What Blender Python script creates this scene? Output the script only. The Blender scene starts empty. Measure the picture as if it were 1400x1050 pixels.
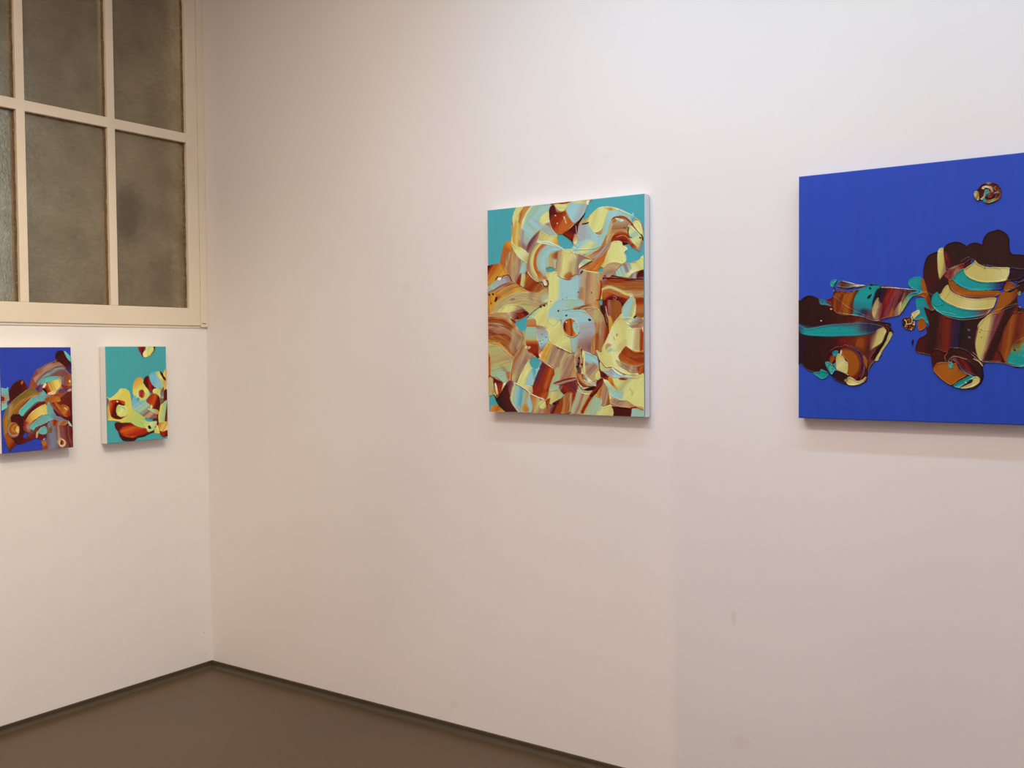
import bpy, bmesh, math, random
import numpy as np
from mathutils import Vector, Matrix

# ------------------------------------------------------------------ painter
# The abstract paintings are laid down stroke by stroke: every stroke is an
# outline with a colour blend and drag streaks; it adds pigment and thickness.
import numpy as np

def smooth_closed(pts, n=6):
    """Catmull-Rom through the points; a point written twice stays a sharp corner."""
    P = np.array(pts, float); m = len(P); out = []
    for i in range(m):
        a, b, c, d = P[i-1], P[i], P[(i+1) % m], P[(i+2) % m]
        if np.allclose(b, c): continue
        for k in range(n):
            t = k/n
            out.append(.5*(2*b+(c-a)*t+(2*a-5*b+4*c-d)*t*t+(3*b-a-3*c+d)*t**3))
    return np.array(out)

def smooth_open(pts, n=6):
    P = np.array(pts, float)
    P = np.vstack([2*P[0]-P[1], P, 2*P[-1]-P[-2]]); out = []
    for i in range(1, len(P)-2):
        a, b, c, d = P[i-1:i+3]
        for k in range(n):
            t = k/n
            out.append(.5*(2*b+(c-a)*t+(2*a-5*b+4*c-d)*t*t+(3*b-a-3*c+d)*t**3))
    out.append(P[-2])
    return np.array(out)

_tab = np.random.RandomState(5).rand(256, 256)
def vnoise(x, y):
    xi = np.floor(x).astype(int); yi = np.floor(y).astype(int)
    fx = x-xi; fy = y-yi
    fx = fx*fx*(3-2*fx); fy = fy*fy*(3-2*fy)
    g = lambda a, b: _tab[(a*17+b*3) & 255, (b*29+a*7) & 255]
    return ((g(xi, yi)*(1-fx)+g(xi+1, yi)*fx)*(1-fy)+(g(xi, yi+1)*(1-fx)+g(xi+1, yi+1)*fx)*fy)*2-1

def seg_dist(X, Y, A, closed):
    """distance to a polyline and, when closed, inside test"""
    D = np.full(X.shape, 1e9); ins = np.zeros(X.shape, bool); n = len(A)
    for i in range(n if closed else n-1):
        x0, y0 = A[i]; x1, y1 = A[(i+1) % n]
        dx, dy = x1-x0, y1-y0; L = dx*dx+dy*dy+1e-12
        t = np.clip(((X-x0)*dx+(Y-y0)*dy)/L, 0, 1)
        D = np.minimum(D, (X-x0-t*dx)**2+(Y-y0-t*dy)**2)
        if closed:
            c = (y0 > Y) != (y1 > Y)
            if abs(dy) > 1e-12: ins ^= c & (X < dx*(Y-y0)/dy+x0)
    return np.sqrt(D), ins

class Painter:
    def __init__(s, x0, y0, x1, y1, res, ground, pal):
        s.res = res; s.pal = pal
        s.nx = int(round((x1-x0)*res))+1; s.ny = int(round((y1-y0)*res))+1
        s.x = np.linspace(x0, x1, s.nx); s.y = np.linspace(y0, y1, s.ny)
        s.C = np.zeros((s.ny, s.nx, 3)); s.C[:] = np.array(pal[ground])/255.
        s.H = np.zeros((s.ny, s.nx)); s.M = np.zeros((s.ny, s.nx)); s.k = 0
    def ramp(s, r, t):
        it = r.split(); cs = []; ps = []
        n = sum(1 for q in it if q[0].isalpha()); k = 0; pos = None
        for q in it:
            if not q[0].isalpha(): pos = float(q); continue
            ps.append(pos if pos is not None else (k/max(1, n-1))); cs.append(np.array(s.pal[q])/255.); pos = None; k += 1
        cs = np.array(cs)
        return np.stack([np.interp(t, ps, cs[:, i]) for i in range(3)], -1)
    def apply(s, o):
        s.k += 1
        pts = o['p']; w = o.get('w', 0); soft = o.get('s', .5)
        A = smooth_open(pts) if w else smooth_closed(pts)
        pad = w+soft*2+2
        i0, i1 = np.searchsorted(s.x, [A[:, 0].min()-pad, A[:, 0].max()+pad])
        j0, j1 = np.searchsorted(s.y, [A[:, 1].min()-pad, A[:, 1].max()+pad])
        if i1 <= i0 or j1 <= j0: return
        X, Y = np.meshgrid(s.x[i0:i1], s.y[j0:j1])
        wob = o.get('e', .25)
        Xw = X+vnoise(X*.9+s.k*7, Y*.9)*wob; Yw = Y+vnoise(X*.9, Y*.9+s.k*11)*wob
        D, ins = seg_dist(Xw, Yw, A, not w)
        sd = (w/2-D) if w else np.where(ins, D, -D)
        al = np.clip(sd/max(soft, .05)*.5+.5, 0, 1); al = al*al*(3-2*al)*o.get('a', 1)
        m = o.get('m')
        if m is None or m[0] == 'N':
            t = .5+.5*vnoise(X/3+s.k, Y/3); c = X; q = Y
            if m is not None: t = .5+.8*vnoise(X/m[1]+s.k, Y/m[2])
        elif m[0] == 'L':
            ax, ay, bx, by = m[1:5]; dx, dy = bx-ax, by-ay; L = np.hypot(dx, dy)
            c = ((X-ax)*dx+(Y-ay)*dy)/L; q = (-(X-ax)*dy+(Y-ay)*dx)/L; t = c/L
        elif m[0] == 'R':
            cx, cy, ra, rb = m[1:5]; r = np.hypot(X-cx, Y-cy)
            t = (r-ra)/(rb-ra); c = r; mx, my = A.mean(0)-(cx, cy); q = np.arctan2((Y-cy)*mx-(X-cx)*my, (X-cx)*mx+(Y-cy)*my)*max(abs(ra), abs(rb))
        f = vnoise(c/1.1+s.k*13, q/16)*.6+vnoise(c/.5+s.k*5, q/9)*.4
        g = vnoise(c/4+s.k*3, q/22)
        kk = o.get('k', .06)*.75
        col = s.ramp(o['r'], np.clip(t+kk*(f*.7+g*.9), 0, 1))
        col = np.clip(col*(1+kk*.9*f[..., None]), 0, 1)
        v = (slice(j0, j1), slice(i0, i1)); a3 = al[..., None]
        s.C[v] = s.C[v]*(1-a3)+col*a3
        h = o.get('h', 1.0)
        if h == 0:
            s.H[v] = s.H[v]*(1-al); s.M[v] = s.M[v]*(1-al)
        elif h > 0:
            e = np.clip(sd, 0, 6)
            prof = h*(.75+.45*np.exp(-((e-.9)/.7)**2))+kk*2.2*f*np.clip(e/1.5, 0, 1)
            s.H[v] = s.H[v]*(1-al)+(s.H[v]*.45+prof)*al
            s.M[v] = np.maximum(s.M[v], al)


# stroke tables: outline points (canvas units, origin top left, y down),
# blend direction, pigments across the blend, options
MIDDLE_PIGMENT = dict(X=(150,78,36), x=(166,104,60), T=(72,156,166), t=(62,140,158), Y=(214,206,132), y=(222,214,164), G=(158,183,160), B=(156,190,192), L=(164,160,164), O=(184,92,38), o=(188,134,84), R=(142,42,18), M=(74,10,10), P=(152,108,98), N=(186,152,108), g=(182,172,112), K=(38,20,14), W=(238,220,196), A=(206,142,48), C=(82,158,176), V=(100,40,50), H=(206,190,120))  # W: pale paint, and highlights on the ridges painted in as colour
MIDDLE_STROKES = [
    ('-3.5 79.4 17.6 76.6 24.1 55.1 34.6 46.1 36 16.4 44.5 -2.6 44.6 -14.4 143.4 -6.9 143.2 6.4 139.3 15.5 137.3 26.7 146.8 19.1 163.6 11.5 180 14.2 200.6 26.7 212.8 39.9 213.4 60.3 208.8 76.5 216.8 75.3 222 75.7 220.9 294 220.9 294 194.3 296.2 -10.8 297.1 -10.8 297.1', 'N 9 14', 'N g o P N', dict(h=0.8)),
    ('-6.6 -1.1 37.3 -1.4 34.9 24.2 29.5 43.6 23.1 53 18 74.2 11.3 77.1 2.9 79.9 -7.7 79.1', None, 'T T', dict(k=0.01, h=0)),
    ('-1.3 79.5 15.6 76.8 23.8 81.9 31 94.3 20.9 95.4 11.5 100.1 -1.7 107.3 -1.3 79.5', 'L 1.5 79.8 20.9 93.6', 'M 0 M .16 R .35 O .6 A 1 A', dict(k=0.2)),
    ('24.3 51.3 28.9 46.4 35.3 46.9 36.2 52.3 41.5 60.7 57.5 79.6 59.1 91.9 72.3 105.9 88.9 113.1 86 132.8 74.5 139.1 56.9 120.7 48.1 111.3 35.5 102.6 30.1 93.4 21.1 80.3 20.3 70.5', 'L 19.2 84.6 66.3 89.8', '0 O .1 x .2 N .3 x .45 N .55 P .62 G .7 G .76 R .84 X 1 x', dict(k=0.14)),
    ('24.2 53 28.9 46.4 35.3 46.9 37.1 53.3 35.1 60.2 29.6 63.3 24 69 20.2 77.6 19.3 72.2', 'L 21.2 68.8 36.2 52.3', 'O O A', dict(k=0.1)),
    ('44.6 102.3 48.4 88.5 52.1 80 57.5 80.4 57.3 90.9 51.9 94.9 48.2 102.6 44.5 105.8 41.8 102.1', 'L 42.9 92.5 57.3 90.9', 'P G B G', dict(s=1.2, k=0.1, h=-1)),
    ('44.5 109.4 42.7 104.8 46.4 97.2 50.1 93 49.1 102.6 48.1 109.6', 'L -6.5 48.6 -6.4 48.7', 'R R', dict(s=0.8, h=-1)),
    ('49.9 109.7 49 106.1 51.9 97.6 55.5 93.4 56.3 103.1 53.5 111.7', 'L 49.1 97.4 56.3 99.6', 'g H g', dict(s=0.6, h=-1)),
    ('55.2 114.4 55.4 103.1 59.1 95.4 65.2 100.2 72.3 106.8 81.9 110 80 118.6 73 119.9 62.3 119.2', 'L 55.4 97.8 80.1 116.8', 'O X R X x', dict(s=1.5, k=0.15, h=-1)),
    ('0.1 111.9 11.5 101.9 23.6 97.4 31.9 95.3 36.4 102.7 24.4 108.1 13.2 112.7 4.7 120.2 -1.8 119.9', 'L 0.1 115.5 33.7 98.1', 'L G L L P', dict(k=0.05)),
    ('20.8 100.7 22.7 96.4 30.1 94.3 33.7 98.1 37.3 104.5 48.1 110.5 58.7 119.5', 'N 3 3', 'V V', dict(w=1.2, s=0.4, k=0.02, h=0.6)),
    ('12.5 99.3 15.3 96.4 19.9 96.7', 'N 3 3', 'V V', dict(w=1.37, s=0.4, k=0.02, h=0.6)),
    ('14.8 99.5 17.1 96.9 20.8 98.1 20.8 100.7 17.1 101.8', None, 'W W', dict(s=0.4)),
    ('-1.9 120.8 11.4 112.6 24.4 106.3 37.3 104 48.1 111.3 62.3 120.1 74.7 121.7 88 116.5 88.6 133.8 76.2 139.2 69.9 147.6 65.4 152.6 56.5 148.7 51.2 141.4 34.1 137 22.1 140.8 9 148.2 -2.3 148.5', 'R 51.7 176.5 76.7 39.2', '0 P .1 o .2 P .3 A .42 A .5 g .62 N .75 g .86 N 1 g', dict(k=0.2)),
    ('-1.9 122.5 9.4 116.9 14.9 121.7 20.5 124.7 14.8 130.6 9.1 137.5 6.2 146.3 -2.3 149.4', 'L -2.0 129.7 16.7 127.2', 'O A A O', dict(s=2.5, k=0.2, a=0.85, h=-1)),
    ('64.1 121.1 72.9 121.6 79.9 127.2 83.3 134.4 74.5 138.2 65.7 133.4 60.4 126.1', 'L 62.2 124.5 79.8 134.2', 'P N P', dict(s=3, a=0.6, h=-1)),
    ('77.4 120.1 87.1 117.3 87.7 133.7 79.8 134.2 77.3 128.8', 'L 76.5 116.6 87.7 134.6', 'G N G y', dict(s=1.5, k=0.15, a=0.8, h=-1)),
    ('32.3 129.8 37.9 127.5 41.5 129.4 36.9 130.9', None, 'P P', dict(s=1, h=-1)),
    ('23.4 108.9 36.3 106.2 40.9 107.4 31.7 109.4 23.4 110.7', 'L 23.5 104.5 40.8 109.1', 'P R P', dict(s=1, a=0.7, h=-1)),
    ('1.9 121 2.7 121.5', 'N 3 3', 'K K', dict(w=2.4, s=0.4, k=0.02, h=0.6)),
    ('7.5 120.4 8.3 121', 'N 3 3', 'K K', dict(w=2.4, s=0.4, k=0.02, h=0.6)),
    ('10.2 130.4 12.6 124.3 14.9 125.3 13.9 129.7 11.6 131.8', None, 'M M', dict(s=0.4)),
    ('4.5 133.6 5.1 134.1', 'N 3 3', 'R R', dict(w=1.89, s=0.4, k=0.02, h=0.6)),
    ('8.1 148.9 20.2 141 31.3 136.2 44.1 137.4 53 142.6 58.3 149 51.1 148.7 42.1 148.7 29.3 148.5 16.4 147.5', 'L 15.7 137.2 51.1 150.4', 'g Y Y N P', dict(k=0.1)),
    ('33 147.8 44 144.8 52.1 143.5 58.3 148.2 49.3 149.5 41.2 149.1', 'L 34.0 145.2 56.6 146.3', 'P V', dict(s=1.2, a=0.8, h=-1)),
    ('41.2 149.1 49.4 148.2 56.6 146.8 61 150.5 55.6 153.7 47.4 157.3 41.1 156.1 43 152.7', 'L 43.8 156.3 54.8 147.1', 'M R R M', dict(k=0.2)),
    ('29.3 149.4 42.1 149.6 43.9 153.6 41.1 157.9 34.7 154.1', 'L 29.3 149.4 43.8 157.1', 'W P V', dict(s=0.6)),
    ('-2.3 149.7 14.6 147.4 27.5 149.2 35.6 155 40.1 161.4 43.6 170.3 52.1 178.1 51.5 189.9 43.2 202 37.6 211.6 30.3 214.1 10.2 195.8 -2.9 195.5 -2.3 149.7', 'R 2.4 222.4 74.8 28.9', '0 o .07 N .12 x .2 R .27 X .33 X .4 P .44 N .47 x .56 P .62 R .7 X .8 x .87 X .93 A 1 N', dict(k=0.17)),
    ('35.4 171.8 43.6 170.3 51.6 178.5 50.6 191.7 41.4 202 35.8 207.1 31.4 196.4 35.2 184.1', 'L 32.6 178.8 52.4 184.7', 'g N P g', dict(s=2.5, k=0.2, a=0.8, h=-1)),
    ('27.5 149.3 34.8 153.2 41 161.4 45.4 172.2 50.7 181.1 43.5 177.4 36.4 166.5 31 159.2', 'L 29.1 163.6 43.7 164.2', 'N g O N', dict(s=0.8, k=0.15, h=-1)),
    ('33.8 156.7 40.1 158.7 41 163.2 36.5 160.4', None, 'R R', dict(s=0.5)),
    ('-1.9 194.1 10.2 194 21.3 197.9 31.3 206.6 39.4 212.1 39.3 217.3 31.8 234 28.9 245.5 26.1 249 21.5 247.2 12.4 240 3.1 238.1 0.6 211.2', 'L 5.5 195.2 18.8 247.2', 'g g N g G G', dict(k=0.14)),
    ('19.1 224.1 26.4 227.7 28.2 233.1 23.6 231.2', None, 'R R', dict(s=3, a=0.35, h=-1)),
    ('26.3 233.9 30.9 232.2 31.8 238.4 28.9 243.7', None, 'o O', dict(s=1.2, h=-1)),
    ('0.2 205.8 3.4 215.8 3.6 233.6 3.1 239 -0.2 239', 'L 0.2 211.2 3.9 213.1', 'O R O', dict(s=0.5)),
    ('39.4 212.1 45 202.5 54.1 193.1 57.6 203.7 55.7 212.4 62.8 216 64.4 225.7 57.9 243.1 56 256.2 46.1 252.6 36.2 245.5 33.6 234', 'L 31.1 220.7 63.4 235.3', '0 o .1 N .2 o .25 N .45 g .6 P .65 Y 1 Y', dict(k=0.15)),
    ('37.5 215.5 41.3 206.8 48.7 194.7 54.2 189.6 58.6 195 61 212.5 55.6 219.4 48.4 220.1 42.8 229.7 38.2 235', 'L 35.8 212.0 59.2 217.7', 'N P N P', dict(s=3, k=0.2, a=0.75, h=-1)),
    ('33.5 246.4 34.6 234 38.4 217.3 46.7 206.9 51.4 194.8', 'N 3 3', 'O O', dict(w=2.23, s=0.8, k=0.02, h=0.6)),
    ('31.7 245.5 33.2 233.1 36.6 217.3', 'N 3 3', 'W W', dict(w=0.51, s=0.4, k=0.02, h=0.6)),
    ('56.4 158.1 63.6 157.6 70.7 158.8 72.7 171.5 73.3 188.9 74.8 213.2 70 210.5 64.7 206 59.4 204.2 56 190.1 54.3 181.3 56.2 170.8', 'L 63.6 158.0 63.7 213.0', '0 N .04 o .2 O .205 G .4 G .52 g .58 O .68 R .85 R 1 M', dict(k=0.05)),
    ('56.9 158.2 63.6 157.1 70.2 158.3 72.3 169.7 72.9 188.9', 'N 3 3', 'W W', dict(w=0.6, s=0.4, k=0.02, h=0.9)),
    ('55.9 196.2 62.1 196.4 61.2 199.8 55.8 200.1', 'L 55.9 196.2 62.1 199.0', 'W o W', dict(s=0.5)),
    ('63.8 206 64.7 206.9 62.8 212.1 59.2 214.7 55.5 221.6 50.1 221.5 54.8 210.2 58.5 204.1', 'L 53.8 214.5 62.9 207.7', 'P N', dict(s=1, k=0.15, h=0.5)),
    ('58.2 154.7 65.5 148.5 70.9 143.5 79.8 139.7 88.5 137.5 95.5 136.2 89.3 148.8 90.1 154.9 94.4 158.1 103.8 160.2 108.8 177.1 117.2 185.1 116.9 206.4 104.2 200.1 89.6 190.2 87.1 176.3 78.5 169.1 72.3 170.6 70.2 158.3 63.6 156.7', 'L 58.3 153.4 117.0 198.8', 'G Y H Y Y H Y Y', dict(k=0.07)),
    ('58.2 156.9 61.9 152.7 69.9 147 65.4 153.7 63.6 157.1', 'L 58.2 156.9 69.9 147.0', 'B G', dict(s=1, h=-1)),
    ('72.7 171.5 82.8 171.4 88 179.8 88.3 188.5 82.5 197.8 77.6 202.9 74.2 190.6', 'L 73.1 171.5 85.1 199.6', 'L L B B P', dict(k=0.1)),
    ('72.3 167.1 82.9 169.3 85.5 172 72.3 171.4', 'L 72.3 167.1 85.5 172.0', 'P N', dict(s=1.5, h=-1)),
    ('79.2 179.5 79.6 179.8', 'N 3 3', 'V V', dict(w=1.29, s=0.4, k=0.02, h=0.6)),
    ('80 187.3 80.4 187.6', 'N 3 3', 'V V', dict(w=1.29, s=0.4, k=0.02, h=0.6)),
    ('77.7 192.5 78.1 192.7', 'N 3 3', 'V V', dict(w=1.29, s=0.4, k=0.02, h=0.6)),
    ('84.4 183.2 84.8 183.4', 'N 3 3', 'V V', dict(w=1.29, s=0.4, k=0.02, h=0.6)),
    ('76.4 189 76.8 189.2', 'N 3 3', 'V V', dict(w=1.29, s=0.4, k=0.02, h=0.6)),
    ('77.3 190.7 79.1 188.2 80.4 185.6', 'N 3 3', 'W W', dict(w=0.43, s=0.4, k=0.02, h=0.6)),
    ('56.4 157.7 65.5 148.9 74.4 142.9 83.3 138.5 88.5 138', 'N 3 3', 'V V', dict(w=1.03, s=0.5, k=0.02, h=0.6)),
    ('77.1 141.3 77.8 141.7', 'N 3 3', 'K K', dict(w=2.23, s=0.4, k=0.02, h=0.6)),
    ('82.4 139.8 83.1 140.3', 'N 3 3', 'K K', dict(w=2.23, s=0.4, k=0.02, h=0.6)),
    ('87.6 140.1 88.3 140.5', 'N 3 3', 'K K', dict(w=2.23, s=0.4, k=0.02, h=0.6)),
    ('73.6 204.5 78 202.9 81.4 208.2 78.7 213.3 76.1 212.4', 'L 73.6 204.5 81.4 213.4', 'O W O', dict(k=0.2)),
    ('73.9 213.2 78.7 215.1 85.7 220.4 93.4 226.6', 'N 3 3', 'W W', dict(w=0.94, s=0.4, k=0.02, h=0.6)),
    ('85.2 95.4 101.9 94.6 113.3 104.1 132.5 98.7 139.2 92.6 157.8 97.7 160 142.2 141.3 145.9 124.3 147 112.7 148.3 100.9 164.2 93.1 167.7 85.4 153.8 88.7 126.7 88 107.3', 'L 86.1 107.1 159.4 112.9', '0 H .05 Y .2 Y .27 B .57 B .61 L .66 N .72 N .76 P .8 o .85 N .92 N .96 o 1 O', dict(k=0.04)),
    ('132.2 117.8 137.9 122 137.5 144.8 126.2 146.1 128.3 132.8', 'L 126.4 128.9 139.6 131.6', 'R o', dict(s=2.5, a=0.5, h=-1)),
    ('86.3 89.6 92.2 87.1 98 90.5 94.1 93.7 88.2 93.7', None, 'C C', dict(s=0.5, a=0.8, h=0)),
    ('88.2 160 89.3 146.2 94.6 139.6 100.8 133 117.9 131.4 134.8 134.9 136.3 146.8 126.2 148 121.9 152.1 115.9 156.9 106.4 160.8 98.7 158.7 91.8 156.7', 'L 88.5 137.5 126.1 156.5', 'B B G B', dict(s=2.5, k=0.03)),
    ('101.9 147.7 102.4 148.1', 'N 3 3', 'K K', dict(w=1.89, s=0.4, k=0.02, h=0.6)),
    ('112.9 154.6 113.5 155', 'N 3 3', 'K K', dict(w=1.89, s=0.4, k=0.02, h=0.6)),
    ('42.3 1.4 46 -2.6 76.4 -2.7 85.2 0 93 0.9 91.1 11.1 90.2 17.9 91.8 28.4 96 37.4 101.1 44.8 103.2 51 103.1 58.7 93.2 55.3 84.5 51.9 80.1 49.8 73 52.6 66.7 57.3 61.3 65.6 59.4 73.3 57.5 79.3 48.6 72.4 43.3 64.1 37 54.7 35.8 44.9 38.2 33.7 38.4 23.1 37.6 12.4', 'R 97.7 37.6 63.3 0.0', '0 Y .06 H .1 Y .13 O .17 o .2 A .23 y .29 G .36 G .5 B .54 G .58 Y .68 Y .73 y .8 P 1 y', dict(k=0.06)),
    ('42.1 19.9 45.7 20.3 49.2 27.7 46.3 41.5 47.9 55.7 45.2 59 38.9 49.6 38.2 37.2', 'L 40.0 40.9 48.1 41.6', 'A H A', dict(s=1.5, k=0.08, h=-1)),
    ('49 41.7 52.8 28.9 58.3 21.6 65.5 18.8 76.1 23.4 81.2 30.8 75.9 35.5 68.7 40 63.3 48.3 57.7 63.5 52.3 64.8 48.8 55.8', 'L 48.9 50.5 76.1 23.4', 'P L G B G B L', dict(s=3, k=0.06, h=-1)),
    ('78.6 34.5 72.3 38.6 65.1 45.8 59.6 54.1 57.7 64.4 63.1 64.8 69.4 54.9 74 46.6 78.5 39.2', 'L 61.6 42.9 73.9 51.0', 'P V P N', dict(s=1.6, k=0.15, h=-1)),
    ('49.1 32.9 49.6 63.7 53.2 64 52.6 46.4 54.5 35.2', 'L 49.0 41.7 54.4 42.2', 'L P', dict(s=1.5, a=0.7, h=-1)),
    ('78.5 35.8 85.5 40.7 93.3 44.1 100.2 44.7 103.2 51 103.1 59.1 93.2 55.3 84.5 51.9 80.1 49.8 74.8 50.2 75.8 40.7', 'L 75.8 40.7 101.8 55.2', 'g H Y A', dict(k=0.06)),
    ('78.5 34.9 84.6 39.8 93.3 43.2 100.2 44.3 96 37.4 90 31.7 83 27.5', 'L 84.8 27.7 84.6 43.3', 'G L G', dict(s=1.5, h=-1)),
    ('77.5 49.5 81.9 49.5 89.7 52.8 94 54.5', 'N 3 3', 'K K', dict(w=0.86, s=0.4, k=0.02, h=0.6)),
    ('35.7 49.3 43.4 55.3 50.6 57.7 59.5 65.4 59.3 75.9 53.9 77.2 45 69.5 38.8 59.3', 'L 37.1 53.0 57.6 74.0', 'g Y y g', dict(s=0.8, k=0.08)),
    ('90.3 11 91.7 5.1 94.8 2 97.8 3.2 99.9 9.4 102.4 12.3 108.4 12.9 111.9 10.3 114.4 15.2 117.1 20.7 123 28.9 116.1 36.8 108 43.3 101.2 41.4 95.2 35.6 91.4 24.9', 'L 90.3 12.7 119.3 31.1', '0 M .15 V .3 R .45 R .7 O 1 O', dict(k=0.1)),
    ('93.8 4.4 98.2 5.8 99.8 12 100.6 17.2 94.6 14.9 92.5 9.5', 'L 93.8 4.4 100.6 17.2', 'V M', dict(s=2, a=0.8, h=-1)),
    ('99.5 0.8 118 -0.4 114.5 6.7 110.2 12.2 104.2 11.2 99.5 6.4', 'L 111.2 0.4 109.3 12.1', 'A Y H Y', dict(k=0.12)),
    ('93 0.9 100.8 0.2 110.3 1.3 119.7 0.3', 'N 3 3', 'R R', dict(w=1.71, s=0.4, k=0.02, h=0.6)),
    ('110.1 19.1 112.6 21.9 114.2 29.8 110.9 24.3', 'L 110.1 19.1 114.2 29.8', 'W o W', dict(s=0.5)),
    ('98.9 16.6 99.4 17', 'N 3 3', 'W W', dict(w=1.54, s=0.4, k=0.02, h=0.6)),
    ('101.3 27.6 101.8 28', 'N 3 3', 'W W', dict(w=1.54, s=0.4, k=0.02, h=0.6)),
    ('113.9 7.5 119.1 1.2 126.8 -0.9 141.1 -0.5 144.4 3.2 142.3 7.2 139.2 16.2 133.2 24.9 124.7 30 118.9 22.5 114.3 13.5', 'L 114.8 5.0 140.0 18.0', 'G B B L B', dict(k=0.04)),
    ('120 1.3 126.8 -1.7 141.1 -0.5 143.6 4 139.4 5.2 131 3.4', 'L 120.0 1.3 141.9 2.1', 'H Y g', dict(s=1, h=-1)),
    ('141.1 2 144.4 1.5 143.5 7.4 141.4 6.3', None, 'W W', dict(s=0.5)),
    ('139.2 16.6 138.7 19.5 135.7 24.3 130.6 32.2 129.7 37.2 131.4 44.6 127.5 44.3 125.4 43.6 124.1 45.2 123.1 55.8 121.8 56.5 118.4 54.1 114.2 49.4 109.1 46.4 109.2 42.1 116.1 38.5 124.7 31.7 134.1 23.3', 'L 136.6 20.1 114.2 52.8', 'M K M M R K', dict(k=0.15)),
    ('114.2 47.7 118.5 49 123.6 51.1 122.7 56.2 118.4 54.1', 'L 114.2 47.7 122.7 55.3', 'R M', dict(s=0.5, h=-1)),
    ('126.8 33.6 127.9 43.9 131.6 48.5', 'N 3 3', 'W W', dict(w=0.51, s=0.4, k=0.02, h=0.6)),
    ('122.7 55.3 124.5 48.7 128.7 45.7 133.7 51.2 134.4 58.1 129.3 62.7 126 60.3', 'L 123.6 48.6 132.7 60.4', 'o y N', dict(k=0.1)),
    ('128.7 44 131.4 34 137.3 31.6 143.2 31.8 146.4 37.2 151.3 45.2 159.5 48.5 162.9 39.6 168.1 19.3 171.4 12.9 181.1 16.1 189.1 20.3 199.4 25.9 200.9 35.9 196.9 38.8 184.2 27.6 174.5 29.9 170.3 39.5 167.7 49.3 162.7 58.9 156 65.8 142.7 67.2 125.9 66.7 117.4 70.2 107.1 65.9 117.5 60.8 127.6 62.5', 'L 128.9 32.1 192.1 35.0', '0 L .15 L .3 B .5 B .55 G .62 B .8 B 1 G', dict(k=0.05)),
    ('127.7 57.5 142.9 52.9 159.3 62.8 167.6 56 162.6 65.6 149.3 72.8 122.5 70.6 117.4 65.1', 'L 127.8 53.2 144.3 71.6', 'G B Y G', dict(s=2, k=0.05, h=-1)),
    ('140.3 29.8 146.7 20.3 155 12.8 163.3 11.5 169.8 12.8 168 23.4 164.6 35.6 157.9 44.2 150.5 44.3 145.6 37.1 143.6 31.8', 'L 140.8 23.1 167.1 30.9', '0 A .15 Y .4 H .5 Y .9 Y 1 G', dict(k=0.07)),
    ('163.3 11.5 174.7 13.7 181.1 16.1 181.1 18.2 171.4 17.5 167.3 15', 'L 163.3 12.0 181.1 17.3', 'Y o Y', dict(s=0.6, h=-1)),
    ('155.1 12.7 163.3 11.5 181.1 16.1 189.1 20.3 199 26', 'N 3 3', 'y y', dict(w=0.6, s=0.4, k=0.02, h=0.6)),
    ('199.4 23.8 201.8 23.7 202.5 28.7 200.5 35.9 198.9 30.8', 'L 199.4 24.2 202.5 31.2', 'B C', dict(s=0.6)),
    ('135.6 31.9 140.7 31.7 143.2 30.8', 'N 3 3', 'K K', dict(w=1.71, s=0.4, k=0.02, h=0.6)),
    ('161 63.2 164.3 58.5 167.7 50.4 170.3 39.8 172.8 31.7 176.1 27.9 182.6 26.1 190.6 29.4 196.9 35.8 198.4 39.3 195.2 41.4 195 56.3 187 58 179.8 57.3 175.7 59.5 170.7 69 167.3 76.3 166.4 82.1 163.1 88.5 156.4 95.5 146.5 95.6 137.3 93.3 132.3 90.4 142.5 84.4 147.5 82.2 140.9 77.5 136.7 75.5 151 70.7', 'L 156.1 57.7 172.3 72.5', '0 g .12 N .3 o .42 X .52 N .65 P .75 N .9 X 1 O', dict(k=0.14)),
    ('137.3 92.4 146.6 87.2 155.8 79.5 163.2 76.8 167.4 73.8 166.4 82.1 162.2 90.1 155.6 95.5 146.5 95.6', 'L 144.2 82.8 155.6 94.6', 'P o O O A', dict(s=1.2, k=0.25, h=-1)),
    ('160.9 68.2 166.7 60.3 169.3 50.6 173.3 59.3 169.1 67.2 162.5 74.2 154.2 77.7 147.5 79.7', 'L 159.3 63.0 169.0 70.6', 'N L P N', dict(s=1.5, k=0.2, h=-1)),
    ('149.3 72.3 158.4 68 162.6 61.7 167.7 50.4', 'N 3 3', 'O O', dict(w=2.06, s=1, k=0.02, h=-1)),
    ('170.7 39.6 172.8 30.6 176.1 26.8 182.6 26 190.6 29.1 196.9 35.5 195.3 38.7 195.1 50.2 187.2 46.1 180.7 46.8 175.8 51.7 170.8 59.6 167.5 62.6 166.8 54.2 169.3 47.8', 'L 182.6 26.6 182.3 47.3', '0 R .1 X .3 N .55 P .7 x 1 o', dict(k=0.12)),
    ('170.7 39.6 173.6 31.5 176 33.4 174.3 39.9 170.9 52.9 167.5 61 166.8 54.2', 'L 167.8 44.3 173.4 46.5', 'g N', dict(s=1.2, h=-1)),
    ('178.5 27.9 184.2 29.3 189 31.8 187.3 33.7 182.5 32.4', 'L 178.5 27.9 188.9 33.1', 'W B W', dict(s=0.6)),
    ('174.4 33.3 177.7 30.3 180.1 32.2 176 34.3', None, 'O O', dict(s=0.8, h=-1)),
    ('189.6 40.6 192 41.6 191.2 43.2 188.8 41.7', None, 'V P', dict(s=0.4)),
    ('184.2 26.4 191.4 29.2 200 38.3 207 47.2', 'N 3 3', 'R R', dict(w=2.23, s=0.6, k=0.02, h=0.6)),
    ('207 47.2 211.7 54.2 213 60.1', 'N 3 3', 'K K', dict(w=1.37, s=0.4, k=0.02, h=0.6)),
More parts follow.
